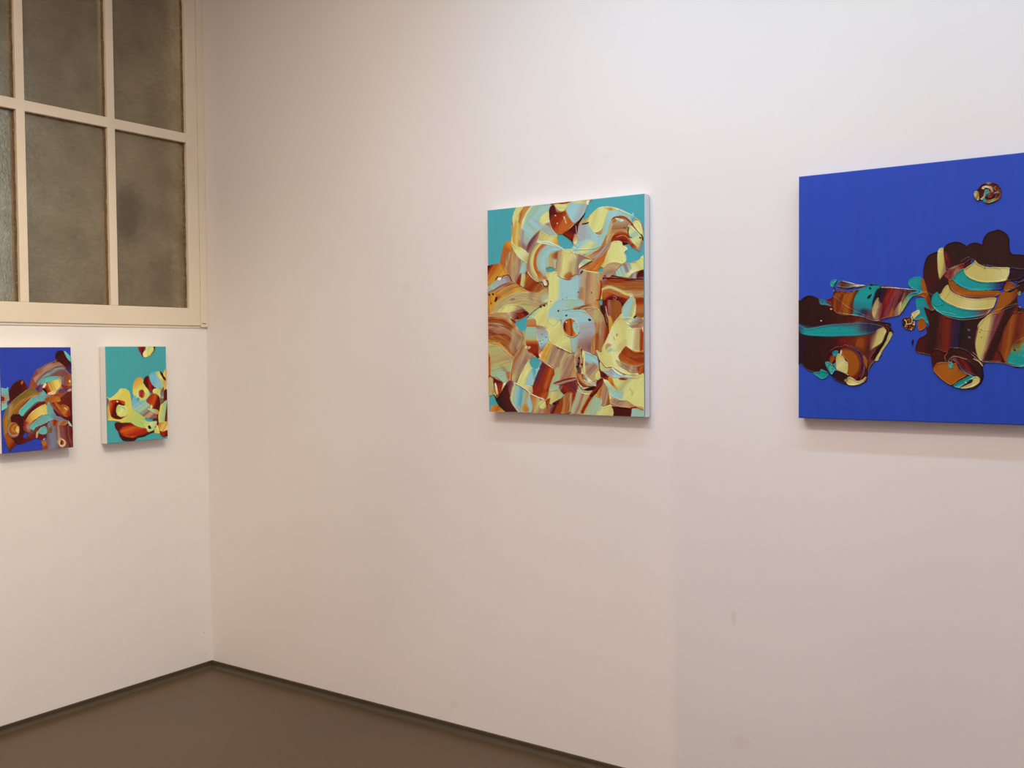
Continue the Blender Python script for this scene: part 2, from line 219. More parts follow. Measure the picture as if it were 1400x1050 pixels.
    ('195.3 38.7 200 42.4 206.2 48.8 211.6 55.9 210 63.1 207.5 71.1 203.6 68.3 199 60.5 195.9 53.6', 'L 195.2 40.3 209.2 64.7', 'G Y G Y g', dict(k=0.08)),
    ('195.6 42 194.8 46.9 195.9 53.6 199 55.5', 'N 3 3', 'K K', dict(w=1.03, s=0.4, k=0.02, h=0.6)),
    ('209.7 56.5 210.3 57', 'N 3 3', 'R R', dict(w=2.23, s=0.4, k=0.02, h=0.6)),
    ('200.5 37.1 205.6 34.4 210.3 39.3 212.4 46.9 211.7 52.6 206.3 47.1', 'L 211.9 38.7 202.4 42.7', 'W Y Y H', dict(k=0.06)),
    ('173.3 59 175 52.5 180.7 46.5 188 46.6 193.5 49.6 195.8 55.2 199.7 61.3 207.5 69.4 208.9 75.7 205.9 72.6 199.6 69.6 195.7 63.5 187.8 61.1 182.2 58.1', 'R 185.3 65.0 19.5 0.0', '0 o .2 R .5 R .8 M 1 M', dict(k=0.15)),
    ('180.6 53 187.1 51.5 191.9 53.2 197.4 59.5 199.7 63', 'N 3 3', 'o o', dict(w=1.03, s=0.4, k=0.02, h=0.6)),
    ('185.4 60.9 190.2 61.3 194.9 62.6 191.7 63.9 188.5 64.9', 'L 185.4 60.9 194.9 65.0', 'K M'),
    ('101.5 45.7 106.3 43.6 111.4 46.6 119 53.3 122.3 59.5 118.9 63.9 109.5 63.6 104.4 58.8', None, 'T T', dict(k=0.01, h=0)),
    ('109.1 47.2 114.2 50.3 120.1 54.2 121.7 60.3 117.4 63.8 107.2 63.4 103.8 55.3', None, 'T T', dict(k=0.01, h=0)),
    ('194.9 64.2 199.6 68.8 207.5 73.5 209 75.7 213.1 65 214.2 73.3 214.1 78.2 209.7 81.1 207.3 85 195.4 87.4 191.4 86.6 192.3 79.7 190 73.7 194 69.9 191.7 64.8', None, 'T T', dict(k=0.01, h=0)),
    ('158.1 93.1 160.6 92.1 162.6 94.3 162.1 98.5 158.8 99.1 156.8 96.4', None, 'T T', dict(h=0)),
    ('167.4 73.8 172.4 64.2 174.1 59.3 179.8 57.8 186.2 59.6 188.5 64.8 194 70.2 190 74 191.5 78.3 192.2 85.7 186.6 89.4 179.4 86.8 172.1 86.7 166.3 89.6 163.8 92.7 160.6 90.8 163.9 85.2', 'L 165.7 76.1 192.4 70.9', 'H Y Y y', dict(k=0.05)),
    ('162.2 95.1 165.5 90.3 173.7 86.1 183.4 87.1 186.6 89.4 180.1 96.4 175.1 103.6 170.2 105.7 163.6 110.3 161.3 100.9', 'R 173.3 114.3 28.0 8.2', 'N N P N', dict(k=0.12)),
    ('155.5 99.7 158.8 98.2 162.1 100.1 161.9 113.5 155.4 113.1', 'L 154.6 104.6 162.8 106.0', 'G o N', dict(k=0.1)),
    ('173.5 103.4 179.2 97.2 185.8 91.9 193 88.3 203.3 88.4 210.5 82.3 213.3 78.4 215.3 78.6 215 100.6 207.1 100 201.6 102.1 195.9 107.5 185.6 105.9', 'L 175.1 101.1 212.8 89.0', '0 P .2 G .4 B .5 P .6 G .75 Y .85 H 1 Y', dict(k=0.1)),
    ('186.4 105.2 196 99.2 203.3 89.9 210.5 83.9 214.5 80.1 215 99 207.1 99.2 199.2 102.8 194.3 107.4', 'L 188.0 103.6 213.6 85.8', 'g y H Y', dict(s=1.5, k=0.1, h=-1)),
    ('175.9 102.8 180.9 95.7 187.4 89.9 195.4 88.1 204.1 88.5', 'N 3 3', 'P P', dict(w=0.86, s=0.4, k=0.02, h=0.6)),
    ('196.3 107.5 200 102 206.3 99.6 215 99 214.8 110.4 205.4 109.8', 'L 197.6 104.3 214.1 104.6', 'P L R M', dict(k=0.1)),
    ('205.9 103.2 211.1 99.5 215 99 214.8 111.2 206.2 109.8', None, 'M M', dict(k=0.1)),
    ('162 106 170.2 105.7 174.3 103.1 184.8 106.3 195.1 108.7 203 110 215.6 110.5 215 157.9 161.4 155.3', 'L 183.2 104.9 180.3 139.6', '0 V .08 P .14 M .2 R .27 X .38 x .48 X .6 N .75 X 1 x', dict(k=0.16)),
    ('162.7 113.6 162 108.5 166.9 107.2 168.5 112.3 166 114.6', 'L 162.0 108.5 168.5 113.9', 'P R', dict(s=1, h=-1)),
    ('175.1 104 184.8 106.7 195.9 109.1 214.1 111.2', 'N 3 3', 'M M', dict(w=1.37, s=0.4, k=0.02, h=0.6)),
    ('197.5 112.5 214.8 112.1 214.7 125.1 202.8 126.1 191 120.4 185.5 114.2', 'L 199.1 111.0 197.3 125.7', 'x X x', dict(s=3, k=0.2, a=0.7, h=-1)),
    ('161.8 125.2 166.8 118 174.1 118.9 182.9 123.2 194.1 127.2 200.4 131.7 195.6 134.7 187.6 131.7 179.6 128 171.6 125.8 166.7 127.2', 'L 161.8 121.9 190.8 131.9', 'P O', dict(s=1.5, h=-1)),
    ('161.8 121.9 166.8 119.3 172.5 119.2 182.9 124 190.9 128.6 198.8 130.8', 'N 3 3', 'H H', dict(w=3.77, s=1.6, k=0.02, h=1.1)),
    ('161.7 126.9 166.7 124.7 174.8 126 182.8 131.5 194 134.6 190.7 140.2 187.4 148.3 184.1 158.9 178.3 166.1 174.2 169.3 169.4 162.4 166.3 151.4 162.3 143.7', 'R 177.6 160.3 36.1 0.0', '0 X .2 R .35 M .5 M .62 R .8 X 1 X', dict(k=0.14)),
    ('161.8 123.6 168.3 122.3 174.8 124.3 179.6 128.8 171.5 129.1 166.6 133 162.5 135.3', None, 'O O', dict(s=2, a=0.8, h=-1)),
    ('176.3 131.9 178 131.2 179.6 132.9 177.9 135.3 175.5 134.4', 'N 3 3', 'P P', dict(w=1.2, s=0.4, k=0.02, h=0.6)),
    ('203.5 136.8 214.5 135.8 214.2 157.8 204 157.4', 'L 206.7 132.9 207.2 157.5', 'X R O x X', dict(k=0.12)),
    ('195.6 134.7 197.6 131.5 201.9 136.7 203.7 149.1 203.2 155.7 200.8 160.5 192 160.9 182.4 159.7 185 149 189.9 141.8', 'L 185.0 144.9 203.3 149.9', '0 P .2 G .5 B .7 G .85 g 1 Y', dict(k=0.06)),
    ('196.4 131.4 200.4 132.5 203.5 139.2 203.7 149.1 202.8 155.7 200.8 160.5', 'N 3 3', 'y y', dict(w=0.77, s=0.4, k=0.02, h=0.6)),
    ('153.4 135.9 160 133.8 161.6 141.4 166.3 156.7 169.6 179.4 174.2 169.6 179.2 163.1 185.7 155.9 182.7 137.6', 'L 154.9 146.1 182.6 144.2', '0 X .2 R .32 M .45 R .52 P .6 X 1 X', dict(k=0.12)),
    ('159.9 141.3 162.4 138.1 164.8 146.6 165.4 158.3 168.5 172.7 170 181.1 167.6 176.8 163 158.2 158.2 147.9', 'L 161.3 158.1 166.3 156.7', 'M K M', dict(s=0.7, h=-1)),
    ('165.6 144.1 167.5 154.2 169.9 161.9', 'N 3 3', 'W W', dict(w=0.77, s=0.8, k=0.02, h=0.6)),
    ('168.7 156.8 172.7 158.7 175 169.6 170.4 178.6 169.4 166.9', 'L 168.7 158.5 174.3 160.4', 'A N A', dict(s=0.8, h=-1)),
    ('158.4 135.1 160.1 129.3 159.8 121.8 161.8 120.2 160.9 128.5 161.2 136.9 160.7 142.8 158.3 140.1', 'L 158.5 121.7 161.6 138.6', 'W Y T', dict(s=0.5, k=0.2)),
    ('158.7 135.9 160.8 135.2 160.7 141.5 159 138.5', None, 'T T', dict(h=0)),
    ('159.5 110 160.2 116.8 159.4 126.8 158 134.2', 'N 3 3', 'R R', dict(w=2.06, s=0.8, k=0.02, h=0.6)),
    ('107.7 148 118 147.2 136.6 148.5 143.2 153.9 149.7 162.7 152 176.2 149.3 191.3 152.4 208.2 140.8 207.9 136.7 204.4 132.5 199.2 128.3 199.1 121.4 210 112.1 203.8 107 201.9', 'L 124.8 148.0 132.4 207.7', '0 B .25 B .4 L .6 L .8 P 1 P', dict(k=0.05)),
    ('115.8 185.1 124.3 183.7 129.4 182.1 128.4 194 127.4 204.2 120.6 204 118.2 193.7', 'L 115.7 190.2 129.3 190.6', 'G B G', dict(s=2, a=0.8, h=-1)),
    ('135.2 187.4 137.1 173.9 147 177.7 147.6 199.6 142.5 202 139.3 194.3', 'L 135.3 178.1 145.0 202.9', 'L P V', dict(s=3, a=0.5, h=-1)),
    ('139.9 149.5 153.3 146 158.1 150.4 163 158.2 166.1 169.2 169.6 180.2 165.8 191.8 160.7 201.7 159.1 205 154.1 204.8 149.1 208.1 145.9 202.9 147.7 187.8 152 176.2 149.7 162.7 144.8 154.9', 'L 146.1 182.7 165.9 185.1', '0 P .12 o .22 x .3 o .4 x .55 N .65 P .78 x .88 X 1 R', dict(k=0.13)),
    ('135.7 151 153.3 146 158.1 150.4 162.1 162.4 154.6 166.2 149.7 161.8 143.2 153.9', 'L 139.9 151.2 159.7 158.1', 'N N g N', dict(s=3, k=0.1, a=0.8, h=-1)),
    ('152.8 181.3 156.9 180.6 159.2 191.6 159.1 203.3 153.3 204 151.8 194.7', 'L 151.8 191.3 160.9 192.4', 'R X O x', dict(s=2, k=0.2, a=0.7, h=-1)),
    ('105.4 176.2 108 167.7 112.3 173 117.2 185.1 118.8 193.7 120.4 204 116.1 206.4 108.4 203.7 99.9 197.4 102.6 186.4', 'L 105.4 176.2 117.0 203.9', 'H Y g', dict(s=1, k=0.04, h=-1)),
    ('124 145.8 133.3 144.1 144.2 142.2 152.5 138.4', 'N 3 3', 'o o', dict(w=4.29, s=0.4, k=0.3, h=0.6)),
    ('124 146 131.6 145.7 135.8 143.4 144.2 142.3', 'N 3 3', 'K K', dict(w=0.77, s=0.4, k=0.02, h=0.6)),
    ('128.2 145.6 133.3 143.3 143.4 140.4', 'N 3 3', 'R R', dict(w=0.86, s=0.4, k=0.02, h=0.6)),
    ('107.7 147.8 116.3 147.1 124 146.2', 'N 3 3', 'P P', dict(w=0.6, s=0.4, k=0.02, h=0.6)),
    ('112.8 154.6 113.3 155', 'N 3 3', 'K K', dict(w=1.71, s=0.4, k=0.02, h=0.6)),
    ('143.9 161.1 144.8 161.7', 'N 3 3', 'K K', dict(w=2.91, s=0.4, k=0.02, h=0.6)),
    ('108.3 168.6 110.1 161.8 114.4 159 119.6 158.8 125.5 162 129.6 169.4 130.3 177.1 127.7 182.1 121.8 185.3 115 183.3 110.7 179.8', 'R 118.5 171.5 0.0 13.6', 'g H N g', dict(k=0.06, h=1.3)),
    ('109.2 169.4 111 162.7 115.3 159.4 120.4 159.2 125.4 162.9 123.7 167.5 123.6 173.4 126.1 178.6 128.6 181.3 124.3 182.8 118.4 182.6 113.3 179 110.4 174.6', 'L 109.1 172.9 127.0 171.9', '0 M .12 R .3 O .5 O .62 R .75 O .9 A 1 W', dict(k=0.12, h=1.2)),
    ('121.6 166.5 124.6 163.3 128.8 164.3 130.8 170.3 130.3 177.1 128.6 180.4 124.4 176.9 122.3 172.5', 'L 122.0 164.9 129.5 178.7', 'B G B', dict(s=0.6, h=0.8)),
    ('112.9 163.2 113.4 163.5', 'N 3 3', 'W W', dict(w=1.71, s=0.4, k=0.02, h=0.6)),
    ('115 183.3 121.8 185.3 127.7 182.5 130.7 177.1', 'N 3 3', 'P P', dict(w=0.77, s=0.4, k=0.02, h=0.6)),
    ('185.3 155.1 187.3 155.6 190.4 162.8 195.1 167.9 202.2 170.3 203 175.7 210.1 175.1 210.6 196.4 213.6 205.1 209.3 234.1 189.5 233.9 173.5 225.3 165.3 226 158.9 218.4 155.7 210.8 152.9 203.5 155 203.2 159.9 205.8 160.8 199.1 165.8 189.3 170 179.4 175.1 167.9', 'L 157.5 199.9 206.0 184.8', '0 H .2 Y .35 y .5 Y .7 H 1 Y', dict(k=0.05)),
    ('190.5 160.3 198.4 159.4 210.3 160.4 213.3 165.4 206.2 168.4 202.2 174.8 195.1 170.4 190.4 166.1', 'L 194.5 159.7 206.2 171.7', '0 G .2 Y .35 y .5 G .75 P 1 P', dict(k=0.1)),
    ('188 161.8 193.6 165.8 200.7 168.2 206.2 167.6', 'N 3 3', 'g g', dict(w=1.03, s=0.4, k=0.02, h=0.6)),
    ('203.2 158.4 203.8 158.8', 'N 3 3', 'K K', dict(w=2.06, s=0.4, k=0.02, h=0.6)),
    ('202 159.6 202.6 160', 'N 3 3', 'K K', dict(w=2.06, s=0.4, k=0.02, h=0.6)),
    ('203 171.6 211 166.1 214.1 168.7 214 175.3 202.2 175.2', 'L 203.1 168.3 214.0 175.3', 'P o', dict(s=1, k=0.1, h=0.5)),
    ('192.6 176.1 198.2 174.2 209.7 175.9 209.8 196.4 208.5 205 199.5 202 192.4 196.3', 'L 193.3 189.3 209.5 190.7', '0 Y .4 y .7 N 1 g', dict(k=0.05)),
    ('192.4 196.3 196.3 200.1 201.8 202.4 208.5 204.6', 'N 3 3', 'W W', dict(w=0.69, s=0.4, k=0.02, h=0.6)),
    ('208.9 176.7 211.2 175.2 213.2 178.5 213.6 204.7 208.9 204.6', 'L 209.0 193.1 213.8 193.3', 'O R O', dict(k=0.1)),
    ('212.1 172.7 212.8 178.5', 'N 3 3', 'W W', dict(w=0.77, s=0.4, k=0.02, h=0.6)),
    ('177.8 202.1 173.8 199.5 174.6 203.7 179.4 204.7 185.1 204.4 191.6 197.5 190.9 187.6 186 192.4 181.2 195.6', 'L 175.4 200.4 190.1 189.2', 'g N g', dict(s=2.5, a=0.5, h=-1)),
    ('164.9 200.1 165.7 195.1 169 193.5 173.1 195.3 171.4 197.8 168.1 200.2 165.6 202.6', 'L 165.7 195.1 172.2 200.3', 'o N g', dict(s=0.5, h=0.4)),
    ('167.2 205.2 168.1 201.9 172.2 199.5 173 203.7', None, 'G G', dict(s=0.8, h=-1)),
    ('178.9 182.2 180.5 181.4 179.7 183.9', 'N 3 3', 'P P', dict(w=1.2, s=0.4, k=0.02, h=0.6)),
    ('175.6 185.4 177.2 188.8', 'N 3 3', 'N N', dict(w=1.2, s=0.4, k=0.02, h=0.6)),
    ('191.2 197.5 197.9 202 205.7 204.5 215.2 205.2 214.8 232.5 205.4 230.8 195.9 226.5 188 221.4 181.7 211.3 185.9 204', 'R 209.9 189.9 13.7 42.8', '0 A .15 R .3 X .45 R .6 O .72 x .85 X 1 R', dict(k=0.13)),
    ('189.9 200.8 186.6 205.7 182.6 211.4 186.5 217.3 194.5 217.4 196.2 205.9', 'L 185.9 204.8 196.1 217.4', 'R O', dict(s=2, a=0.6, h=-1)),
    ('178.5 215 184.9 217.6 193.6 221.9 201.5 223.3 207.9 222.6 214.9 223.1 214.7 236.2 208.5 237 206.2 232.4 199 233.2 189.6 227.7 181.6 222.5', 'L 181.6 225.0 213.2 232.1', 'g P N P R', dict(k=0.12)),
    ('205.5 225.4 214.1 224 214.7 237 209.2 237 207 232', 'L 205.4 227.9 214.0 230.5', 'R O R', dict(s=1, h=-1)),
    ('156.4 217.1 165.3 226.4 173.5 225.7 179.1 231.6 189.4 236.7 199.8 237.7 208.5 235.3 214.7 237 214.1 282.8 212.6 281.2 203.2 278 181 268.2 172.9 264.9 168.2 254.9 161.8 242.3 158.6 236.4 156.3 227.1', 'L 165.2 235.6 212.8 264.8', '0 H .3 Y .5 g .6 Y 1 Y', dict(k=0.06)),
    ('189.4 236.7 199.8 233.2 206.9 234.5 209.2 237.8 203.7 240.2 194.2 239.3', 'L 189.5 234.3 209.2 239.4', 'y g Y', dict(s=0.6)),
    ('160.4 229.7 168.6 229 173.5 226.1 179.1 231.6 186.2 235.9 197.4 237.3 196.6 239.3 181.4 239.6 170.1 236.9', 'L 161.2 229.7 195.8 238.5', '0 G .3 L .5 B 1 B', dict(k=0.06)),
    ('173.5 226.1 179.1 231.2 186.3 234.6', 'N 3 3', 'W W', dict(w=0.69, s=0.4, k=0.02, h=0.6)),
    ('158.9 217.9 165.3 225.6 172.7 225.7', 'N 3 3', 'V V', dict(w=0.77, s=0.4, k=0.02, h=0.6)),
    ('157.3 216.2 156.3 223.8 158.7 230.5', 'N 3 3', 'K K', dict(w=1.37, s=0.4, k=0.02, h=0.6)),
    ('156.3 228.8 160.4 230.5 168.4 236.5 174 243.6 168.4 242.8 161.1 239.8 157 236.4', 'L 157.1 229.7 171.6 243.2', 'R M R O', dict(k=0.15)),
    ('168.4 239.8 173.3 239.1 175.6 246.6 181.2 254.1 179.6 254.9 171.6 247.4', 'L 168.4 239.8 181.2 254.9', 'A O A', dict(s=0.7)),
    ('181.8 240.8 185.4 238.8 193.4 239.7 191.8 241.7 186.2 242.1', 'L 181.4 240.0 193.4 240.9', 'O R O', dict(s=0.6)),
    ('168.3 249.8 173.1 250.7 181.2 255.7 187.5 258.2 186.6 266.5 181 267.3 174.6 264.9 170.6 258.2', 'L 169.9 252.4 185.9 264.9', '0 G .3 B .7 B 1 G', dict(s=1.5, k=0.08, h=-1)),
    ('171.5 251.5 179.6 250.7 185.2 254.1 189.2 257.4 185.9 260.7 177.9 259', 'L 171.5 250.7 187.5 259.1', 'Y g G', dict(s=2, a=0.6, h=-1)),
    ('196.4 254.1 199.1 258.3 198.7 261.6', 'N 3 3', 'g g', dict(w=1.54, s=1.2, k=0.02, h=0.6)),
    ('171.3 265.7 181 268.6 193 269 203.2 275.5 211.9 277.1 212.6 281.2 204.8 278.4 196.8 279.3 180.9 277.7 170.4 273.2', 'L 172.9 266.5 196.8 279.7', 'N P N o', dict(k=0.12)),
    ('170.4 272.4 176.9 275.3 183.3 277.7 197.6 278.4 204.8 277.2 211.8 280', 'N 3 3', 'o o', dict(w=1.37, s=0.4, k=0.02, h=1.1)),
    ('197.6 278.4 204.8 277.6', 'N 3 3', 'R R', dict(w=1.54, s=0.4, k=0.02, h=0.6)),
    ('171.6 276.9 171.6 276.9 184.9 278.1 198.4 279.3 198.4 279.3 197.5 291.6 197.5 291.6 171.4 291.9 171.4 291.9', None, 'M M', dict(k=0.05)),
    ('198.8 280.1 198.8 280.1 204.8 279.2 212.6 282 214.9 282.8 214.8 291.8 214.8 291.8 197.1 292 197.1 292', 'L 198.4 281.3 214.0 291.0', 'B G B', dict(k=0.04, h=0.5)),
    ('150 262.4 159.8 268.2 160.5 278.3 172 276.5 171.8 292.4 131.3 292.9 138.1 281.8 144.1 271.6', 'L 141.6 273.3 171.1 281.5', '0 g .3 G .5 g .6 Y 1 H', dict(k=0.08)),
    ('152.1 264.9 158.2 269.1 159.7 276.6 158 283.3 151.4 283.4', None, 'G G', dict(s=1.5, a=0.8, h=-1)),
    ('150.5 262.4 156.8 251.5 161.8 246.5 165.1 246.5 168.6 256.5 170.4 272.4 167.9 275.7 159.7 277 159.8 268.2', 'L 152.5 261.5 170.5 264.9', '0 A .3 x .5 o .65 P .8 N 1 X', dict(k=0.15)),
    ('161.8 242.3 166.7 243.2 169.9 251.5 172.1 264.9 170.5 268.2 168.2 254.9 164.2 247.3', 'L 161.8 243.9 171.3 264.9', 'y G Y', dict(s=0.6)),
    ('86.9 259.7 102.5 257.2 110.2 264.9 102.4 270 91 277.4 85.8 272.7', 'L 86.9 261.5 107.5 268.3', 'g H g G', dict(k=0.08)),
    ('88.6 258 93.9 258.4 101.7 257.6', 'N 3 3', 'P P', dict(w=0.86, s=0.4, k=0.02, h=0.6)),
    ('76.7 210 87.9 190.8 98.6 194.6 119.6 206.1 126.2 213 124.1 226.3 128.7 239.8 115.3 241.6 101.7 249.2 99.7 256.9 89.9 258.8 84 256.8 94.2 229.7 92.3 223.9 80.6 215.9', 'L 78.8 204.1 130.8 226.4', '0 Y .06 Y .14 A .2 g .3 P .4 N .48 P .58 g .66 N .75 P .85 o 1 N', dict(k=0.12)),
    ('90.1 241.3 96.1 229.8 102 226 103.6 249.2 99.7 256.9 87.9 257.8', 'L 88.2 241.3 103.6 249.2', 'g G', dict(s=1.5, h=-1)),
    ('87.9 190.8 100.5 196 119.6 205.6', 'N 3 3', 'y y', dict(w=0.96, s=0.4, k=0.02, h=0.6)),
    ('100.5 198.9 120.6 206.7', 'N 3 3', 'K K', dict(w=0.77, s=0.4, k=0.02, h=0.6)),
    ('79.6 217.7 79.6 217.7 86.5 222.6 94.3 227 96.4 233.5 93.2 241.6 89.6 252 85.9 266.6 82.4 270.5 72.7 266.7 63.9 263.2 63.9 263.2 65.9 250.1 70.5 235.3', 'L 66.9 238.8 91.4 247.7', '0 M .1 V .35 V .42 R .6 R .8 O 1 R', dict(k=0.08)),
    ('65 251 71.2 250.1 78.2 251.9 86.9 261.5 83.2 270.1 72.7 266.7 64.3 262.7', 'L 65.8 251.8 85.0 268.4', 'R R O', dict(s=2, k=0.15, a=0.8, h=-1)),
    ('64.4 227.4 70.6 226.2 75.9 226.7 72.3 233.6 65.9 250.1 62.3 251.8 61.2 262.3 54.6 257 55.6 247.4 58.9 236.1', 'L 57.1 238.7 73.2 235.4', '0 B .5 B .7 C 1 B', dict(k=0.06)),
    ('61 217.8 64.6 213.5 70.8 211.9 75.2 217.2 76.9 219.8 74.2 226.3 67.9 227.5 62.7 223.9', None, 'C C', dict(k=0.01, h=0)),
    ('76.9 218.1 73.3 226.7 68.7 238.8', 'N 3 3', 'B B', dict(w=1.37, s=0.4, k=0.02, h=0.6)),
    ('45.6 159.9 55.6 154.6 57.3 156 56.2 170.8 50.8 175 44.5 170.4 41 163.2', 'L 45.6 159.9 54.4 173.4', 'C T C', dict(k=0.02, h=0)),
    ('55.1 251.8 64.9 253.6 63.9 264 55 257', 'L 55.1 251.8 63.9 261.4', 'y N', dict(s=0.6)),
    ('35.3 247.3 46.1 252.6 55 257 62.1 263.2 67.2 282.3 61.8 289.4 45.6 289.5 40.2 284.3 35.8 277.3 33.2 268.5', 'L 33.2 268.5 67.3 273.6', '0 P .05 Y .14 G .25 B .4 C .5 G .65 N .8 B .9 B 1 g', dict(k=0.05)),
    ('42.1 279 47.5 282.5 45.6 289.5 42 288.7', None, 'L L', dict(s=1.5, h=-1)),
    ('49.3 282.5 54.8 277.2 60 285.9 54.6 289.4', 'L 50.2 280.7 58.2 287.7', 'A O', dict(s=2, a=0.8, h=-1)),
    ('36.2 246 46.1 251.3 55.1 256.2 63 263.2', 'N 3 3', 'y y', dict(w=0.77, s=0.4, k=0.02, h=0.6)),
    ('40.7 250 49.7 254.4 58.6 261', 'N 3 3', 'K K', dict(w=0.51, s=0.4, k=0.02, h=0.6)),
    ('62.1 264 72.7 267.5 81.5 270.5 85.8 273.6 89.1 290.8 65.3 291.1 65.4 280.6', 'L 62.0 273.7 89.3 277.0', '0 O .3 o .45 g .55 P .7 o .85 P 1 O', dict(k=0.25)),
    ('63.9 263.6 72.7 267.1 81.5 270.1', 'N 3 3', 'W W', dict(w=1.2, s=0.4, k=0.02, h=0.6)),
    ('74.4 273.6 82.3 271.8 84.9 278.7 81.3 284 75.2 282.3', 'L 74.4 273.6 83.9 282.2', 'g Y g', dict(s=1, k=0.2)),
    ('84.5 271.8 90.2 268.4 88.3 280.4 92.5 290.8 88.2 290.8 84 277', 'L 84.1 273.6 91.0 275.3', 'R O', dict(k=0.2)),
    ('85.8 273.6 92.7 277 102.4 270 110.2 264.9 104.2 258 102.6 251.2 110.4 245.2 116.4 242.7 130 242 128.2 253 126.3 264.9 119.3 281.9 115.8 289.6 92.5 290.8', 'L 92.1 261.5 127.8 278.5', '0 X .2 P .35 M .5 R .62 X .75 x .85 R 1 P', dict(k=0.2)),
    ('92.7 276.1 98.9 271.8 106.7 268.3 103.2 273.5 97.1 276.9', 'L 92.8 273.5 105.8 270.0', 'K R', dict(s=0.5)),
    ('102.6 273.5 100.7 288.9 117 287.1 121.4 273.4 125 261.5 119.1 254.7 111.3 261.5', 'L 100.8 278.6 120.4 281.9', '0 R .2 X .4 o .6 X .8 N 1 R', dict(k=0.2)),
    ('127.8 241.1 131 254.7 138.4 261.5 151.7 259.8 146.7 266.6 139.9 275 133.9 287.7 119.5 288.7 120.5 277.7 125.8 261.5', 'L 120.6 268.3 143.2 276.7', '0 R .08 N .2 G .35 N .5 P .6 g .75 N .85 o 1 o', dict(k=0.12)),
    ('147.5 263.2 141.6 271.6 133.9 286.1', 'N 3 3', 'R R', dict(w=4.29, s=1, k=0.02, h=0.6)),
    ('94.3 247.7 106.5 242.6 118.5 239.7 127.8 239.4 127.7 242.8 119.2 246.1 106.4 250.3', 'L 106.5 240.9 109.8 250.3', '0 M .3 R .45 P .6 L .8 R 1 M', dict(k=0.25)),
    ('111.5 247.8 123.5 246.2 126.8 251.3 125.8 259.8 116.5 259.8 108 258', 'L 123.4 247.9 111.4 258.1', 'V R', dict(s=2, k=0.2, h=-1)),
    ('126.3 226.6 133.8 229.3 136.2 242 141.9 248.8 152.7 250.6 143.5 253.1 134.4 251.3 128.6 242.8', 'R 150.5 231.2 27.8 16.8', '0 O .3 R .5 O .8 N 1 R', dict(k=0.2)),
    ('127.8 242 133.5 250.5 142.7 252.2 152.7 251 150.1 255.6 140.1 256.4 131.8 253.9', 'L 134.4 250.5 136.8 256.4', 'W P g W K', dict(k=0.2)),
    ('128.9 247.9 133.5 254.7 141.8 256.9 150.1 254.8', 'N 3 3', 'K K', dict(w=0.77, s=0.4, k=0.02, h=0.6)),
    ('127.6 256.4 135.1 260.6 143.4 261.5 148.4 259', 'N 3 3', 'W W', dict(w=0.69, s=0.4, k=0.02, h=0.6)),
    ('128.6 244.5 134.4 250.9 143.5 251.8 151.8 250.8', 'N 3 3', 'M M', dict(w=0.77, s=0.4, k=0.02, h=0.6)),
    ('136.3 204 145.8 207.2 154.8 213.2 156.4 221.7 157 233.4 154.5 238.4 152.8 241.8 147 245.1 140.4 240 137.1 231.5 136.5 216.2', 'L 154.1 209.9 138.7 239.9', '0 B .35 B .5 P .6 L .75 N 1 g', dict(k=0.08)),
    ('154.8 212.4 156.8 221.7 157.5 231.8', 'N 3 3', 'V V', dict(w=1.03, s=0.4, k=0.02, h=0.6)),
    ('138 226.8 149 219.4 156.3 226.3 154.6 233 151.9 243.9 150.2 247.2 143.7 239.6', 'L 140.6 226.0 153.7 238.0', 'N P N g', dict(s=1.5, k=0.15, h=-1)),
    ('161.1 239.8 161.8 246.5 156.8 254 151.7 261.5 145.8 265.7 144.2 262.3 151.8 251.4 153.6 243.9', 'L 153.6 243.9 160.1 250.6', 'M V R M', dict(k=0.15)),
    ('152.1 234.6 156.3 229.6 158.6 237.2 156.1 242.2 152.4 241.3', 'L 152.1 231.3 157.7 241.4', 'Y H'),
    ('135.9 231.9 140.4 238.7 146.1 243.8 153.1 249.8 151 250.8 143.6 246.7 137.9 239.5', 'L 137.0 239.5 148.7 242.2', '0 L .3 B .6 W 1 L', dict(k=0.08, h=1.3)),
    ('136.1 242.9 143.6 246.3 151.9 250.2', 'N 3 3', 'W W', dict(w=0.77, s=0.4, k=0.02, h=0.6)),
    ('131.3 197.5 132.6 197.1 136.2 204.4 137.3 216.3 138 233.2 134.6 234.8 126.2 230.5 124.7 214.3 128.7 205.9', 'L 124.7 216.0 137.8 217.1', '0 N .2 P .35 K .45 Y .6 R .7 W .85 g 1 Y', dict(k=0.5)),
    ('136.7 204.4 136.9 216.2 137.1 231.5', 'N 3 3', 'Y Y', dict(w=2.23, s=0.4, k=0.1, h=0.6)),
    ('132.6 198.4 130.7 207.6 132.3 216.1 131.4 224.6', 'N 3 3', 'o o', dict(w=1.89, s=0.4, k=0.2, h=0.6)),
    ('129.8 212.7 130.5 213.2', 'N 3 3', 'K K', dict(w=2.23, s=0.4, k=0.02, h=0.6)),
    ('129.3 220.3 130 220.8', 'N 3 3', 'K K', dict(w=2.23, s=0.4, k=0.02, h=0.6)),
    ('127.1 224.5 127.8 225', 'N 3 3', 'K K', dict(w=2.23, s=0.4, k=0.02, h=0.6)),
    ('133.1 221.2 133.7 221.7', 'N 3 3', 'K K', dict(w=2.23, s=0.4, k=0.02, h=0.6)),
    ('124.7 214.3 125 224.5 127.1 230.5', 'N 3 3', 'y y', dict(w=0.69, s=0.4, k=0.02, h=0.6)),
    ('114.6 211.5 117.2 208.2 119.7 209.1', 'N 3 3', 'W W', dict(w=0.43, s=0.4, k=0.02, h=0.6)),
    ('-0.2 239 4 238.1 21.5 247.2 28 248.1 18.6 261.4 12.9 268.5 5.5 262.3 7.5 254.2 -0.8 249.7', 'L 0.2 240.8 18.6 256.1', 'R g', dict(k=0.3)),
